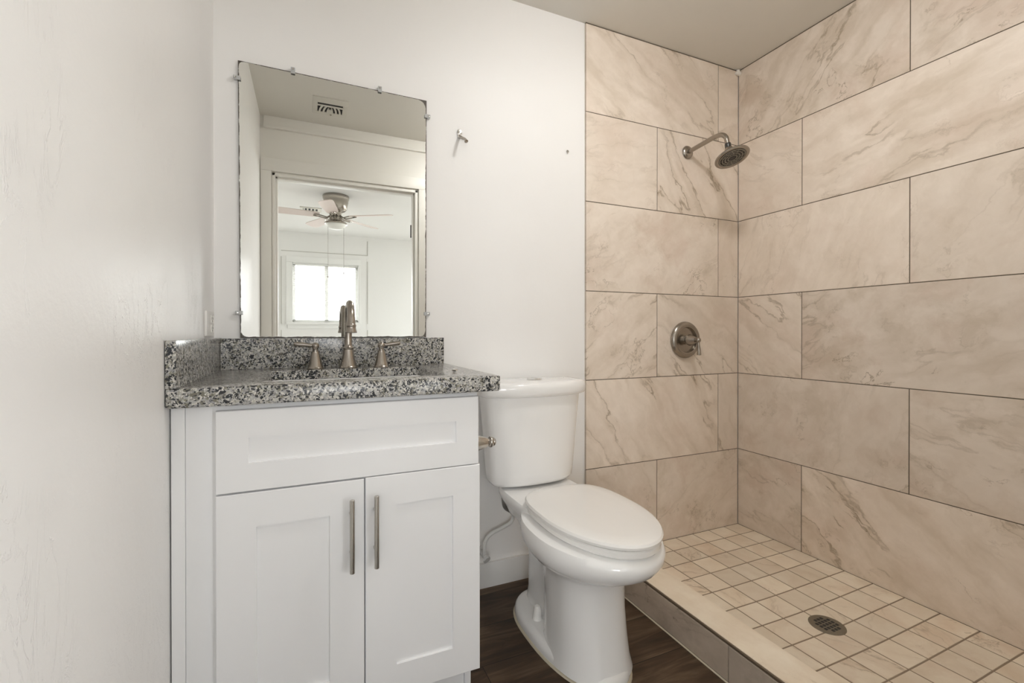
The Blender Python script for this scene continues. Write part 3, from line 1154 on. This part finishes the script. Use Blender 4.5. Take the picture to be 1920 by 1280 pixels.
for s, hx, hy in ((-1, -2.034, -0.092), (1, -1.826, -0.100)):
    mb = MB()
    mb.lathe([(0.0, 0), (0.0260, 0), (0.0262, 0.003), (0.0240, 0.006), (0.0228, 0.009), (0.0205, 0.018), (0.0172, 0.032), (0.0140, 0.046), (0.0120, 0.054),
              (0.0118, 0.0575), (0.0090, 0.059), (0.0082, 0.064), (0.0095, 0.067), (0.0118, 0.0715), (0.0122, 0.077), (0.0100, 0.0825), (0.0050, 0.086), (0.0, 0.087)],
             T(hx, hy, ZT), 32)
    ho = mb.build('handle', 'nickel', F)
    mb = MB()
    pts = [(hx + s * 0.006, hy, ZT + 0.0765), (hx + s * 0.018, hy, ZT + 0.0775), (hx + s * 0.034, hy - 0.001, ZT + 0.080),
           (hx + s * 0.050, hy - 0.001, ZT + 0.0815), (hx + s * 0.060, hy - 0.001, ZT + 0.0820), (hx + s * 0.0645, hy - 0.001, ZT + 0.0820)]
    mb.tube(pts, [0.0055, 0.0058, 0.0070, 0.0075, 0.0070, 0.003], 16)
    mb.build('lever', 'nickel', ho)

# ------------------------------------------------------------------ outlet on the left wall
O = thing('wall_outlet', 'white wall outlet plate on the left wall beside the mirror', 'outlet', (XL, -0.085, 1.0475))
mb = MB()
mb.box(XL + 0.0002, XL + 0.0065, -0.146, -0.030, 1.0105, 1.0845, 0.002)
mb.build('cover_plate', 'white_plastic', O)
for zc in (1.033, 1.062):
    mb = MB()
    mb.box(XL + 0.006, XL + 0.0082, -0.084, -0.050, zc - 0.012, zc + 0.012, 0.003)
    ro = mb.build('receptacle', 'white_plastic', O)
    mb = MB()
    mb.box(XL + 0.0078, XL + 0.0085, -0.077, -0.0745, zc - 0.002, zc + 0.006)
    mb.box(XL + 0.0078, XL + 0.0085, -0.060, -0.0575, zc - 0.002, zc + 0.005)
    mb.box(XL + 0.0078, XL + 0.0085, -0.069, -0.065, zc - 0.008, zc - 0.004)
    mb.build('slots', 'slot_dark', ro)

# ------------------------------------------------------------------ robe hook and wall anchor
H = thing('wall_hook', 'small chrome hook on the white wall right of the mirror', 'hook', (-1.511, 0.010, 1.800))
mb = MB()
mb.lathe([(0.0, 0.0), (0.010, 0.0), (0.010, 0.003), (0.006, 0.005), (0.0, 0.006)], axis((-1.513, 0.010, 1.800), (0, -1, 0)), 20)
mb.box(-1.520, -1.506, 0.005, 0.010, 1.782, 1.814, 0.002)
mb.build('mount', 'chrome', H)
mb = MB()
hp = smooth_path([(-1.512, 0.006, 1.788), (-1.511, -0.006, 1.779), (-1.508, -0.022, 1.770), (-1.505, -0.038, 1.760), (-1.504, -0.046, 1.752), (-1.5035, -0.049, 1.748)], 5)
mb.tube(hp, [0.0055] * (len(hp) - 4) + [0.006, 0.0072, 0.0074, 0.005], 12)
mb.build('prong', 'nickel', H)
mb = MB()
mb.lathe([(0.0, -0.004), (0.006, -0.004), (0.0065, 0.002), (0.004, 0.004), (0.0028, 0.004), (0.0026, 0.001), (0.0, 0.001)], axis((-1.024, 0.010, 1.807), (0, -1, 0)), 16)
mb.lathe([(0.0, 0.0), (0.0025, 0.0), (0.0022, 0.006), (0.0, 0.007)], axis((-1.025, 0.008, 1.800), (0, -1, 0)), 10)
tag(mb.build('wall_anchor', 'nickel_bright'), 'tiny leftover screw anchor in the white wall near the tile edge', 'wall anchor')

# ------------------------------------------------------------------ toilet paper holder
TPY = -0.425
H = thing('toilet_paper_holder', 'nickel paper holder post on the vanity side facing the toilet', 'paper holder', (VX1, TPY, 0.688))
mb = MB()
mb.lathe([(0.0, 0.0), (0.030, 0.0), (0.030, 0.004), (0.027, 0.008), (0.0250, 0.014), (0.0235, 0.030), (0.0185, 0.050), (0.0145, 0.060), (0.0120, 0.064),
          (0.0115, 0.066), (0.0155, 0.069), (0.0168, 0.073), (0.0150, 0.078), (0.0125, 0.0805), (0.0130, 0.0830), (0.0105, 0.0865), (0.0, 0.088)],
         axis((VX1, TPY, 0.690), (1, 0, 0)), 28)
mb.build('post', 'nickel_bright', H)

# ------------------------------------------------------------------ toilet
TX = -1.252


def egg(yb, yf, hw, z, nb=2.4, nf=2.0, n=56, wy=None):
    """Closed outline around X=TX: back edge yb, front tip yf (yf < yb), half width hw."""
    wy = (yb + yf) / 2 + 0.06 if wy is None else wy
    pts = []
    for i in range(n):
        a = 2 * pi * i / n
        c, s = cos(a), sin(a)
        ex = nf if s < 0 else nb
        x = hw * math.copysign(abs(c) ** (2 / ex), c)
        y = (wy - yf) * s if s < 0 else (yb - wy) * s
        y = math.copysign((wy - yf if s < 0 else yb - wy) * abs(s) ** (2 / ex), s)
        pts.append((TX + x, wy + y, z))
    return pts


W = thing('toilet', 'white two-piece toilet with closed lid between vanity and shower', 'toilet', (TX, -0.38, 0))
mb = MB()
# foot slab
mb.rings([egg(-0.125, -0.652, 0.134, 0.004, 2.6, 2.3, wy=-0.33), egg(-0.124, -0.654, 0.136, 0.012, 2.6, 2.3, wy=-0.33),
          egg(-0.126, -0.650, 0.133, 0.026, 2.6, 2.3, wy=-0.33), egg(-0.134, -0.642, 0.126, 0.036, 2.6, 2.3, wy=-0.33),
          egg(-0.15, -0.625, 0.110, 0.040, 2.6, 2.3, wy=-0.33)])
# front column flowing up into the bowl
col = [(-0.34, -0.646, 0.122, 0.015), (-0.34, -0.636, 0.114, 0.05), (-0.335, -0.626, 0.109, 0.11), (-0.325, -0.614, 0.106, 0.19),
       (-0.31, -0.612, 0.107, 0.25), (-0.29, -0.622, 0.116, 0.288), (-0.27, -0.652, 0.140, 0.314), (-0.265, -0.658, 0.147, 0.3175),
       (-0.26, -0.690, 0.165, 0.324), (-0.255, -0.728, 0.182, 0.337), (-0.25, -0.760, 0.194, 0.357), (-0.25, -0.780, 0.200, 0.382),
       (-0.25, -0.783, 0.201, 0.402), (-0.25, -0.774, 0.196, 0.418), (-0.26, -0.745, 0.176, 0.425)]
mb.rings([egg(a, b_ + (0.012 if z_ > 0.3 else 0.0), w_ - (0.009 if z_ > 0.3 else 0.0), z_, 2.8 if z_ < 0.28 else 2.4, 2.2 if z_ < 0.30 else 2.02, wy=-0.50) for a, b_, w_, z_ in col])
# trapway at the rear
mb.rings([egg(-0.14, -0.42, 0.070, 0.02, 3, 3, wy=-0.26), egg(-0.15, -0.42, 0.062, 0.08, 3, 3, wy=-0.26), egg(-0.15, -0.42, 0.060, 0.20, 3, 3, wy=-0.26),
          egg(-0.14, -0.42, 0.078, 0.28, 3, 3, wy=-0.26), egg(-0.10, -0.42, 0.108, 0.34, 3, 3, wy=-0.25), egg(-0.06, -0.44, 0.130, 0.39, 3, 3, wy=-0.24)])
# rear deck under the tank, widening into the rim
mb.rings([egg(-0.06, -0.42, 0.112, 0.345, 4, 3, wy=-0.22), egg(-0.045, -0.46, 0.134, 0.385, 4, 3, wy=-0.24), egg(-0.04, -0.48, 0.150, 0.412, 4, 3, wy=-0.25),
          egg(-0.04, -0.48, 0.152, 0.428, 4, 3, wy=-0.25), egg(-0.045, -0.47, 0.146, 0.437, 4, 3, wy=-0.25)])
mb.build('bowl', 'porcelain', W, sharp=50)
for s in (-1, 1):
    mb = MB()
    mb.lathe([(0.0165, 0.0), (0.0175, 0.004), (0.0130, 0.040), (0.0100, 0.048), (0.004, 0.0515), (0.0, 0.052)], T(TX + s * 0.086, -0.318, 0.036), 20)
    mb.build('bolt_cap', 'seat_plastic', W)
mb = MB()
mb.rings([egg(-0.120, -0.660, 0.141, 0.0002, 2.6, 2.3, wy=-0.33), egg(-0.122, -0.658, 0.139, 0.0055, 2.6, 2.3, wy=-0.33)])
mb.build('caulk_bead', 'caulk', W)
# seat and lid
def lidring(ins, z):
    return [(x + 0.008, y, zz) for x, y, zz in egg(-0.268 - ins * 0.8, -0.772 + ins, 0.1675 - ins, z, 3.3, 1.98, wy=-0.50)]


mb = MB()
mb.rings([lidring(0.010, 0.4262), lidring(0.006, 0.431), lidring(0.006, 0.443), lidring(0.010, 0.4475)])
mb.build('seat', 'seat_plastic', W)
mb = MB()
mb.rings([lidring(0.006, 0.4505), lidring(0.001, 0.4530), lidring(0.0, 0.4600), lidring(0.004, 0.4665), lidring(0.014, 0.4700), lidring(0.05, 0.4720), lidring(0.12, 0.4730)])
lid = mb.build('lid', 'seat_plastic', W)
for s in (-1, 1):
    mb = MB()
    mb.lathe([(0.0, 0), (0.012, 0), (0.012, 0.018), (0.009, 0.022), (0.0, 0.023)], T(TX + s * 0.075, -0.278, 0.4365), 16)
    mb.build('hinge', 'seat_plastic', W)


TXT = TX - 0.012


def tank_ring(hw, yb, yf, z, n=64, bow=0.34, ex=4.4):
    pts = []
    yc = (yb + yf) / 2
    hy = (yb - yf) / 2
    for i in range(n):
        a = 2 * pi * i / n
        c, s = cos(a), sin(a)
        x = math.copysign(abs(c) ** (2 / ex), c)
        y = math.copysign(abs(s) ** (2 / ex), s)
        if y < 0:
            y = y * (1 - bow * x * x)
        pts.append((TXT + hw * x, yc + hy * y, z + 0.006))
    return pts


mb = MB()
mb.rings([tank_ring(0.138, -0.045, -0.165, 0.4385), tank_ring(0.161, -0.036, -0.184, 0.444), tank_ring(0.171, -0.032, -0.194, 0.458), tank_ring(0.174, -0.030, -0.199, 0.488),
          tank_ring(0.183, -0.026, -0.207, 0.61), tank_ring(0.192, -0.022, -0.215, 0.72), tank_ring(0.198, -0.020, -0.218, 0.777)])
mb.build('tank', 'porcelain', W, sharp=50)
mb = MB()
mb.rings([tank_ring(0.209, -0.014, -0.224, 0.7775), tank_ring(0.218, -0.010, -0.232, 0.7815), tank_ring(0.221, -0.008, -0.236, 0.790), tank_ring(0.222, -0.008, -0.237, 0.811),
          tank_ring(0.219, -0.010, -0.234, 0.8235), tank_ring(0.211, -0.016, -0.226, 0.8300), tank_ring(0.17, -0.04, -0.19, 0.8320)])
mb.build('tank_lid', 'porcelain', W, sharp=50)
mb = MB()
mb.lathe([(0.0, 0.0), (0.029, 0.0), (0.030, 0.004), (0.0275, 0.006), (0.0268, 0.0045), (0.0262, 0.006), (0.0, 0.0068)], T(TX + 0.006, -0.113, 0.8365), 28)
mb.box(TX + 0.0052, TX + 0.0068, -0.139, -0.087, 0.8425, 0.8436)
mb.build('flush_button', 'chrome', W)
mb = MB()
mb.lathe([(0.0, 0), (0.016, 0), (0.016, 0.018), (0.012, 0.022), (0.012, 0.034)], axis((-1.372, -0.100, 0.447), (0, 0, -1)), 16)
mb.build('fill_valve_nut', 'seat_plastic', W)

# supply hose and stop valve
S_ = thing('supply_line', 'white flexible water hose from toilet tank to the wall valve', 'hose', (-1.395, 0.0, 0.20))
hose = smooth_path([(-1.372, -0.100, 0.412), (-1.372, -0.100, 0.385), (-1.362, -0.090, 0.348), (-1.330, -0.065, 0.318), (-1.308, -0.048, 0.290), (-1.315, -0.040, 0.262),
                    (-1.352, -0.034, 0.243), (-1.400, -0.034, 0.226), (-1.424, -0.036, 0.200), (-1.427, -0.038, 0.165)], 7)
cut = 20
mb = MB()
mb.tube(hose[:cut + 1], 0.0078, 12)
mb.build('braided_end', 'hose_braid', S_)
mb = MB()
mb.tube(hose[cut:], 0.0072, 12)
mb.build('hose', 'hose_white', S_)
mb = MB()
mb.lathe([(0.0, 0), (0.018, 0), (0.018, 0.003), (0.009, 0.004), (0.009, 0.060), (0.0, 0.061)], axis((-1.427, 0.010, 0.148), (0, -1, 0)), 16)
mb.lathe([(0.008, 0), (0.0095, 0.002), (0.0095, 0.016), (0.006, 0.020), (0.0, 0.020)], T(-1.427, -0.038, 0.148), 12)
mb.lathe([(0.005, 0), (0.006, 0.012), (0.015, 0.013), (0.015, 0.020), (0.0, 0.021)], axis((-1.427, -0.038, 0.146), (0.3, -0.9, -0.5)), 12)
mb.build('stop_valve', 'valve_white', S_)

# ------------------------------------------------------------------ shower fittings
SH = thing('shower_sprayer', 'brushed nickel shower head on a bent wall arm', 'shower head', (-0.350, 0.0, 1.905))
mb = MB()
mb.lathe([(0.0, 0), (0.031, 0), (0.032, 0.003), (0.029, 0.009), (0.021, 0.013), (0.014, 0.015), (0.0, 0.016)], axis((-0.351, 0.0, 1.905), (0, -1, 0)), 30)
mb.build('flange', 'nickel', SH)
mb = MB()
arm = smooth_path([(-0.351, -0.006, 1.905), (-0.350, -0.06, 1.909), (-0.349, -0.12, 1.914), (-0.348, -0.170, 1.917), (-0.347, -0.205, 1.912), (-0.346, -0.226, 1.893), (-0.346, -0.233, 1.868), (-0.346, -0.236, 1.855)], 6)
mb.tube(arm, 0.0105, 18)
mb.build('arm', 'nickel', SH)
hd = Vector((0.02, -0.36, -0.93)).normalized()
p0 = Vector((-0.346, -0.236, 1.862))
mb = MB()
mb.lathe([(0.0, 0), (0.0125, 0.0), (0.0135, 0.003), (0.0135, 0.020), (0.0120, 0.026), (0.0, 0.026)], axis(p0, (0, -0.12, -1)), 20)
mb.build('collar', 'rubber_dark', SH)
p1 = p0 + Vector((0, -0.003, -0.020))
MH = axis(p1, hd)
mb = MB()
mb.lathe([(0.010, 0.0), (0.016, 0.004), (0.0195, 0.012), (0.021, 0.024), (0.027, 0.030), (0.045, 0.038), (0.066, 0.045), (0.0725, 0.049), (0.0735, 0.053), (0.071, 0.0565), (0.064, 0.0575)],
         MH, 48, cap1=False)
mb.lathe([(0.064, 0.0575), (0.058, 0.0560), (0.055, 0.0545), (0.0, 0.0545)], MH, 48, cap0=False)
mb.build('bell', 'nickel', SH)
mb = MB()
mb.lathe([(0.0585, 0.0555), (0.0570, 0.0568), (0.03, 0.0574), (0.0, 0.0576)], MH, 40, cap0=False)
for rr_, cnt in ((0.012, 6), (0.024, 12), (0.036, 18), (0.047, 24)):
    for k in range(cnt):
        a = 2 * pi * k / cnt
        mb.lathe([(0.0024, 0.0555), (0.0021, 0.0590), (0.0, 0.0594)], MH @ T(rr_ * cos(a), rr_ * sin(a), 0), 6, cap0=False)
nf = mb.build('nozzle_face', 'rubber_dark', SH)
mb = MB()
for r0 in (0.0185, 0.031, 0.0425, 0.0535):
    mb.lathe([(r0 - 0.0022, 0.0572), (r0 - 0.0012, 0.0584), (r0 + 0.0012, 0.0584), (r0 + 0.0022, 0.0568)], MH, 40, cap0=False, cap1=False)
for k in range(12):
    a = 2 * pi * k / 12
    mb.tube([MH @ Vector((0.0185 * cos(a), 0.0185 * sin(a), 0.0575)), MH @ Vector((0.0535 * cos(a + .35), 0.0535 * sin(a + .35), 0.0572))], 0.0011, 6)
mb.build('ring_pattern', 'drain_bronze', nf)

SV = thing('shower_valve', 'round nickel shower valve plate with small lever handle', 'shower valve', (-0.366, 0.0, 0.985))
MV = axis((-0.366, 0.0, 0.985), (0, -1, 0))
mb = MB()
mb.lathe([(0.0, 0.0), (0.087, 0.0), (0.090, 0.003), (0.0890, 0.009), (0.084, 0.0160), (0.076, 0.0205), (0.068, 0.0210), (0.063, 0.0185), (0.0605, 0.0120), (0.059, 0.0060), (0.0, 0.0070)], MV, 56)
mb.build('escutcheon', 'nickel', SV)
mb = MB()
mb.lathe([(0.022, 0.006), (0.0225, 0.020), (0.017, 0.023), (0.017, 0.030), (0.0255, 0.031), (0.0275, 0.034), (0.0265, 0.038), (0.0210, 0.052), (0.0160, 0.066), (0.0130, 0.073), (0.0, 0.075)], MV, 36, cap0=False)
mb.lathe([(0.0, 0.070), (0.0085, 0.072), (0.0080, 0.079), (0.0110, 0.082), (0.0120, 0.088), (0.0105, 0.094), (0.005, 0.0985), (0.0, 0.099)], MV, 24)
hb = mb.build('hub', 'nickel', SV)
mb = MB()
yv = -0.088
mb.tube([(-0.366, yv, 0.982), (-0.3655, yv, 0.970), (-0.365, yv - 0.001, 0.955), (-0.364, yv - 0.002, 0.935), (-0.3635, yv - 0.002, 0.920), (-0.3635, yv - 0.002, 0.914)],
        [0.0060, 0.0058, 0.0065, 0.0085, 0.0095, 0.0088], 18)
mb.build('lever', 'nickel', SV)

D_ = thing('shower_drain', 'round dark bronze drain grate in the shower floor tiles', 'drain', (DRX, DRY, 0.012))
zD = 0.0135
mb = MB()
mb.lathe([(0.0, 0.0), (0.056, 0.0), (0.0555, 0.0035), (0.052, 0.0045), (0.0, 0.0048)], T(DRX, DRY, zD - 0.0025), 48)
mb.build('grate', 'drain_bronze', D_)
mb = MB()
for i in range(-2, 3):
    for j in range(-2, 3):
        if abs(i) == 2 and abs(j) == 2:
            continue
        x, y = DRX + i * 0.0148, DRY + j * 0.0148
        mb.box(x - 0.0052, x + 0.0052, y - 0.0052, y + 0.0052, zD + 0.0008, zD + 0.0026)
ho = mb.build('holes', 'slot_dark', D_)

# ------------------------------------------------------------------ bedroom: fan, window, outside
FX, FY = -1.803, -3.19
FN = thing('ceiling_fan', 'five-blade nickel ceiling fan with glass bowl light, seen in the mirror', 'ceiling fan', (FX, FY, CEIL))
mb = MB()
mb.lathe([(0.0, 0.0), (0.122, 0.0), (0.126, -0.008), (0.124, -0.030), (0.116, -0.050), (0.118, -0.058), (0.108, -0.100), (0.104, -0.130), (0.085, -0.150), (0.055, -0.165), (0.05, -0.21)],
         T(FX, FY, CEIL), 40)
mb.build('motor_housing', 'nickel', FN)
mb = MB()
mb.lathe([(0.05, -0.205), (0.062, -0.215), (0.062, -0.245), (0.095, -0.262), (0.107, -0.272), (0.107, -0.283), (0.09, -0.285)], T(FX, FY, CEIL), 40)
mb.build('light_fitter', 'nickel', FN)
mb = MB()
mb.lathe([(0.098, -0.282), (0.094, -0.298), (0.080, -0.315), (0.055, -0.327), (0.025, -0.333), (0.0, -0.334)], T(FX, FY, CEIL), 40, cap0=False)
mb.build('glass_bowl', 'frosted_glass', FN)
ZBL = CEIL - 0.205
for k in range(5):
    ang = radians(102 + 72 * k)
    M = T(FX, FY, ZBL) @ Matrix.Rotation(ang, 4, 'Z') @ Matrix.Rotation(radians(-11), 4, 'X')
    tmp = bmesh.new()
    out = [(0.155, -0.045), (0.20, -0.055), (0.50, -0.066), (0.555, -0.062), (0.575, -0.045), (0.58, 0.0), (0.575, 0.045), (0.555, 0.062), (0.50, 0.066), (0.20, 0.055), (0.155, 0.045)]
    a = [tmp.verts.new((x, y, 0.003)) for x, y in out]
    b_ = [tmp.verts.new((x, y, -0.003)) for x, y in out]
    tmp.faces.new(a)
    tmp.faces.new(b_[::-1])
    for i in range(len(out)):
        j = (i + 1) % len(out)
        tmp.faces.new([a[i], b_[i], b_[j], a[j]])
    mb = MB()
    mb.merge(tmp, False, M)
    bl = mb.build('blade', 'blade_pink', FN)
    mb = MB()
    M2 = T(FX, FY, ZBL) @ Matrix.Rotation(ang, 4, 'Z')
    for s in (-1, 1):
        pth = smooth_path([(0.045, s * 0.008, 0.010), (0.085, s * 0.022, -0.018), (0.125, s * 0.030, -0.014), (0.165, s * 0.030, -0.008), (0.205, s * 0.012, -0.008)], 5)
        mb.tube([M2 @ p for p in pth], 0.0065, 8)
    mb.build('blade_iron', 'nickel', bl)
for dx, dz in ((-0.075, 0.525), (0.072, 0.485)):
    mb = MB()
    mb.tube([(FX + dx, FY + 0.02, CEIL - 0.27), (FX + dx, FY + 0.02, CEIL - 0.27 - dz)], 0.0014, 6)
    mb.lathe([(0.0, 0), (0.004, -0.004), (0.0065, -0.022), (0.0, -0.026)], T(FX + dx, FY + 0.02, CEIL - 0.27 - dz), 10)
    mb.build('pull_chain', 'nickel', FN)

# window in the far wall
win = MB()
win.box(WX0 - 0.075, WX0 + 0.004, YW - 0.001, YW + 0.016, WZ0 - 0.02, WZ1 - 0.0045, 0.003)
win.box(WX1 - 0.004, WX1 + 0.03, YW - 0.001, YW + 0.016, WZ0 - 0.02, WZ1 - 0.0045, 0.003)
win.box(WX0 - 0.075, WX1 + 0.03, YW - 0.001, YW + 0.016, WZ1 - 0.004, WZ1 + 0.075, 0.003)
win.box(WX0 - 0.075, WX1 + 0.035, YW - 0.001, YW + 0.045, WZ0 - 0.03, WZ0 + 0.004, 0.004)
win.box(WX0 - 0.055, WX1 + 0.025, YW - 0.001, YW + 0.014, WZ0 - 0.085, WZ0 - 0.03, 0.003)
W1 = struct(win.build('window_1', 'trim_white'), 'white bedroom window with raised light and blinds, seen in the mirror', 'window')
W1['label'] = 'bright white sliding bedroom window with casing, seen in the mirror'
sa = MB()
yy0, yy1 = YW - 0.095, YW - 0.055
XM = -1.825
for bx in ((WX0, WX0 + 0.035, WZ0, WZ1), (WX1 - 0.035, WX1, WZ0, WZ1), (XM - 0.024, XM + 0.024, WZ0, WZ1), (WX0, WX1, WZ0, WZ0 + 0.035), (WX0, WX1, WZ1 - 0.035, WZ1)):
    sa.box(bx[0], bx[1], yy0, yy1, bx[2], bx[3], 0.003)
sa.build('sash', 'trim_white', W1)
ga = MB()
ga.box(WX0 + 0.03, WX1 - 0.03, YW - 0.080, YW - 0.076, WZ0 + 0.03, WZ1 - 0.03)
ga.build('pane', 'window_glass', W1)
BL = thing('window_blind', 'white horizontal mini blind with open slats in the bedroom window', 'blind', (-1.83, YW - 0.03, WZ1))
mb = MB()
mb.box(WX0 + 0.006, WX1 - 0.006, YW - 0.045, YW - 0.018, WZ1 - 0.028, WZ1 - 0.001, 0.002)
mb.build('headrail', 'blind_white', BL)
mb = MB()
z = WZ1 - 0.045
while z > WZ0 + 0.03:
    mb.box(WX0 + 0.008, WX1 - 0.008, YW - 0.041, YW - 0.021, z - 0.0004, z + 0.0004)
    z -= 0.0215
mb.build('slats', 'blind_white', BL)
mb = MB()
for xx in (WX0 + 0.12, XM, WX1 - 0.12):
    mb.tube([(xx, YW - 0.031, WZ1 - 0.01), (xx, YW - 0.031, WZ0 + 0.02)], 0.0008, 5)
mb.build('ladder_cords', 'blind_white', BL)
mb = MB()
mb.box(WX0 + 0.008, WX1 - 0.008, YW - 0.042, YW - 0.020, WZ0 + 0.012, WZ0 + 0.024, 0.002)
mb.build('bottom_rail', 'blind_white', BL)
# unseen second window, added to fill the bathroom with daylight: simple frame
sa = MB()
for bx in ((SX0, SX0 + .05, SZ0, SZ1), (SX1 - .05, SX1, SZ0, SZ1), (0.275, 0.325, SZ0, SZ1), (SX0, SX1, SZ0, SZ0 + .05), (SX0, SX1, SZ1 - .05, SZ1)):
    sa.box(bx[0], bx[1], YW - 0.095, YW - 0.055, bx[2], bx[3], 0.003)
W2 = struct(sa.build('window_added_2', 'trim_white'), 'unseen sliding window added for daylight fill farther along the bedroom wall', 'window')
ga = MB()
ga.box(SX0 + 0.04, SX1 - 0.04, YW - 0.080, YW - 0.076, SZ0 + 0.04, SZ1 - 0.04)
ga.build('pane', 'window_glass', W2)

# matching unseen window, added to throw daylight on toilet and shower
sa = MB()
xm = (LX0 + LX1) / 2
for bx in ((LX0, LX0 + .05, SZ0, SZ1), (LX1 - .05, LX1, SZ0, SZ1), (xm - .025, xm + .025, SZ0, SZ1), (LX0, LX1, SZ0, SZ0 + .05), (LX0, LX1, SZ1 - .05, SZ1)):
    sa.box(bx[0], bx[1], YW - 0.095, YW - 0.055, bx[2], bx[3], 0.003)
W4 = struct(sa.build('window_added_4', 'trim_white'), 'unseen sliding window added for daylight fill at the left end of the bedroom wall', 'window')
ga = MB()
ga.box(LX0 + 0.04, LX1 - 0.04, YW - 0.080, YW - 0.076, SZ0 + 0.04, SZ1 - 0.04)
ga.build('pane', 'window_glass', W4)

# wide unseen window in the right wall, added to brighten the bedroom
sa = MB()
for bx in ((RY0, RY0 + .05, RZ0, RZ1), (RY1 - .05, RY1, RZ0, RZ1), (-3.675, -3.625, RZ0, RZ1), (RY0, RY1, RZ0, RZ0 + .05), (RY0, RY1, RZ1 - .05, RZ1)):
    sa.box(BX1 + 0.03, BX1 + 0.07, bx[0], bx[1], bx[2], bx[3], 0.003)
W3 = struct(sa.build('window_added_3', 'trim_white'), 'wide unseen window added for daylight fill in the right bedroom wall', 'window')
ga = MB()
ga.box(BX1 + 0.045, BX1 + 0.049, RY0 + 0.04, RY1 - 0.04, RZ0 + 0.04, RZ1 - 0.04)
ga.build('pane', 'window_glass', W3)

# outside
slab('ground_outside', 'gravel', 'pale gravel yard outside the bedroom window', 'ground', (-12, 12, -16, YW - 0.15, -0.25, -0.15), (BX1 + 0.12, 12, YW - 0.15, 4, -0.25, -0.15))
mb = MB()
mb.box(-3.1, -1.9, -9.4, -9.2, -0.2, 1.55)
for k in range(16):
    mb.box(-3.1, -1.9, -9.2, -9.185, -0.15 + k * 0.105, -0.15 + k * 0.105 + 0.095, 0.004)
tag(mb.build('garden_shed', 'siding'), 'pale sided shed glimpsed through the bedroom window', 'shed', kind='structure')
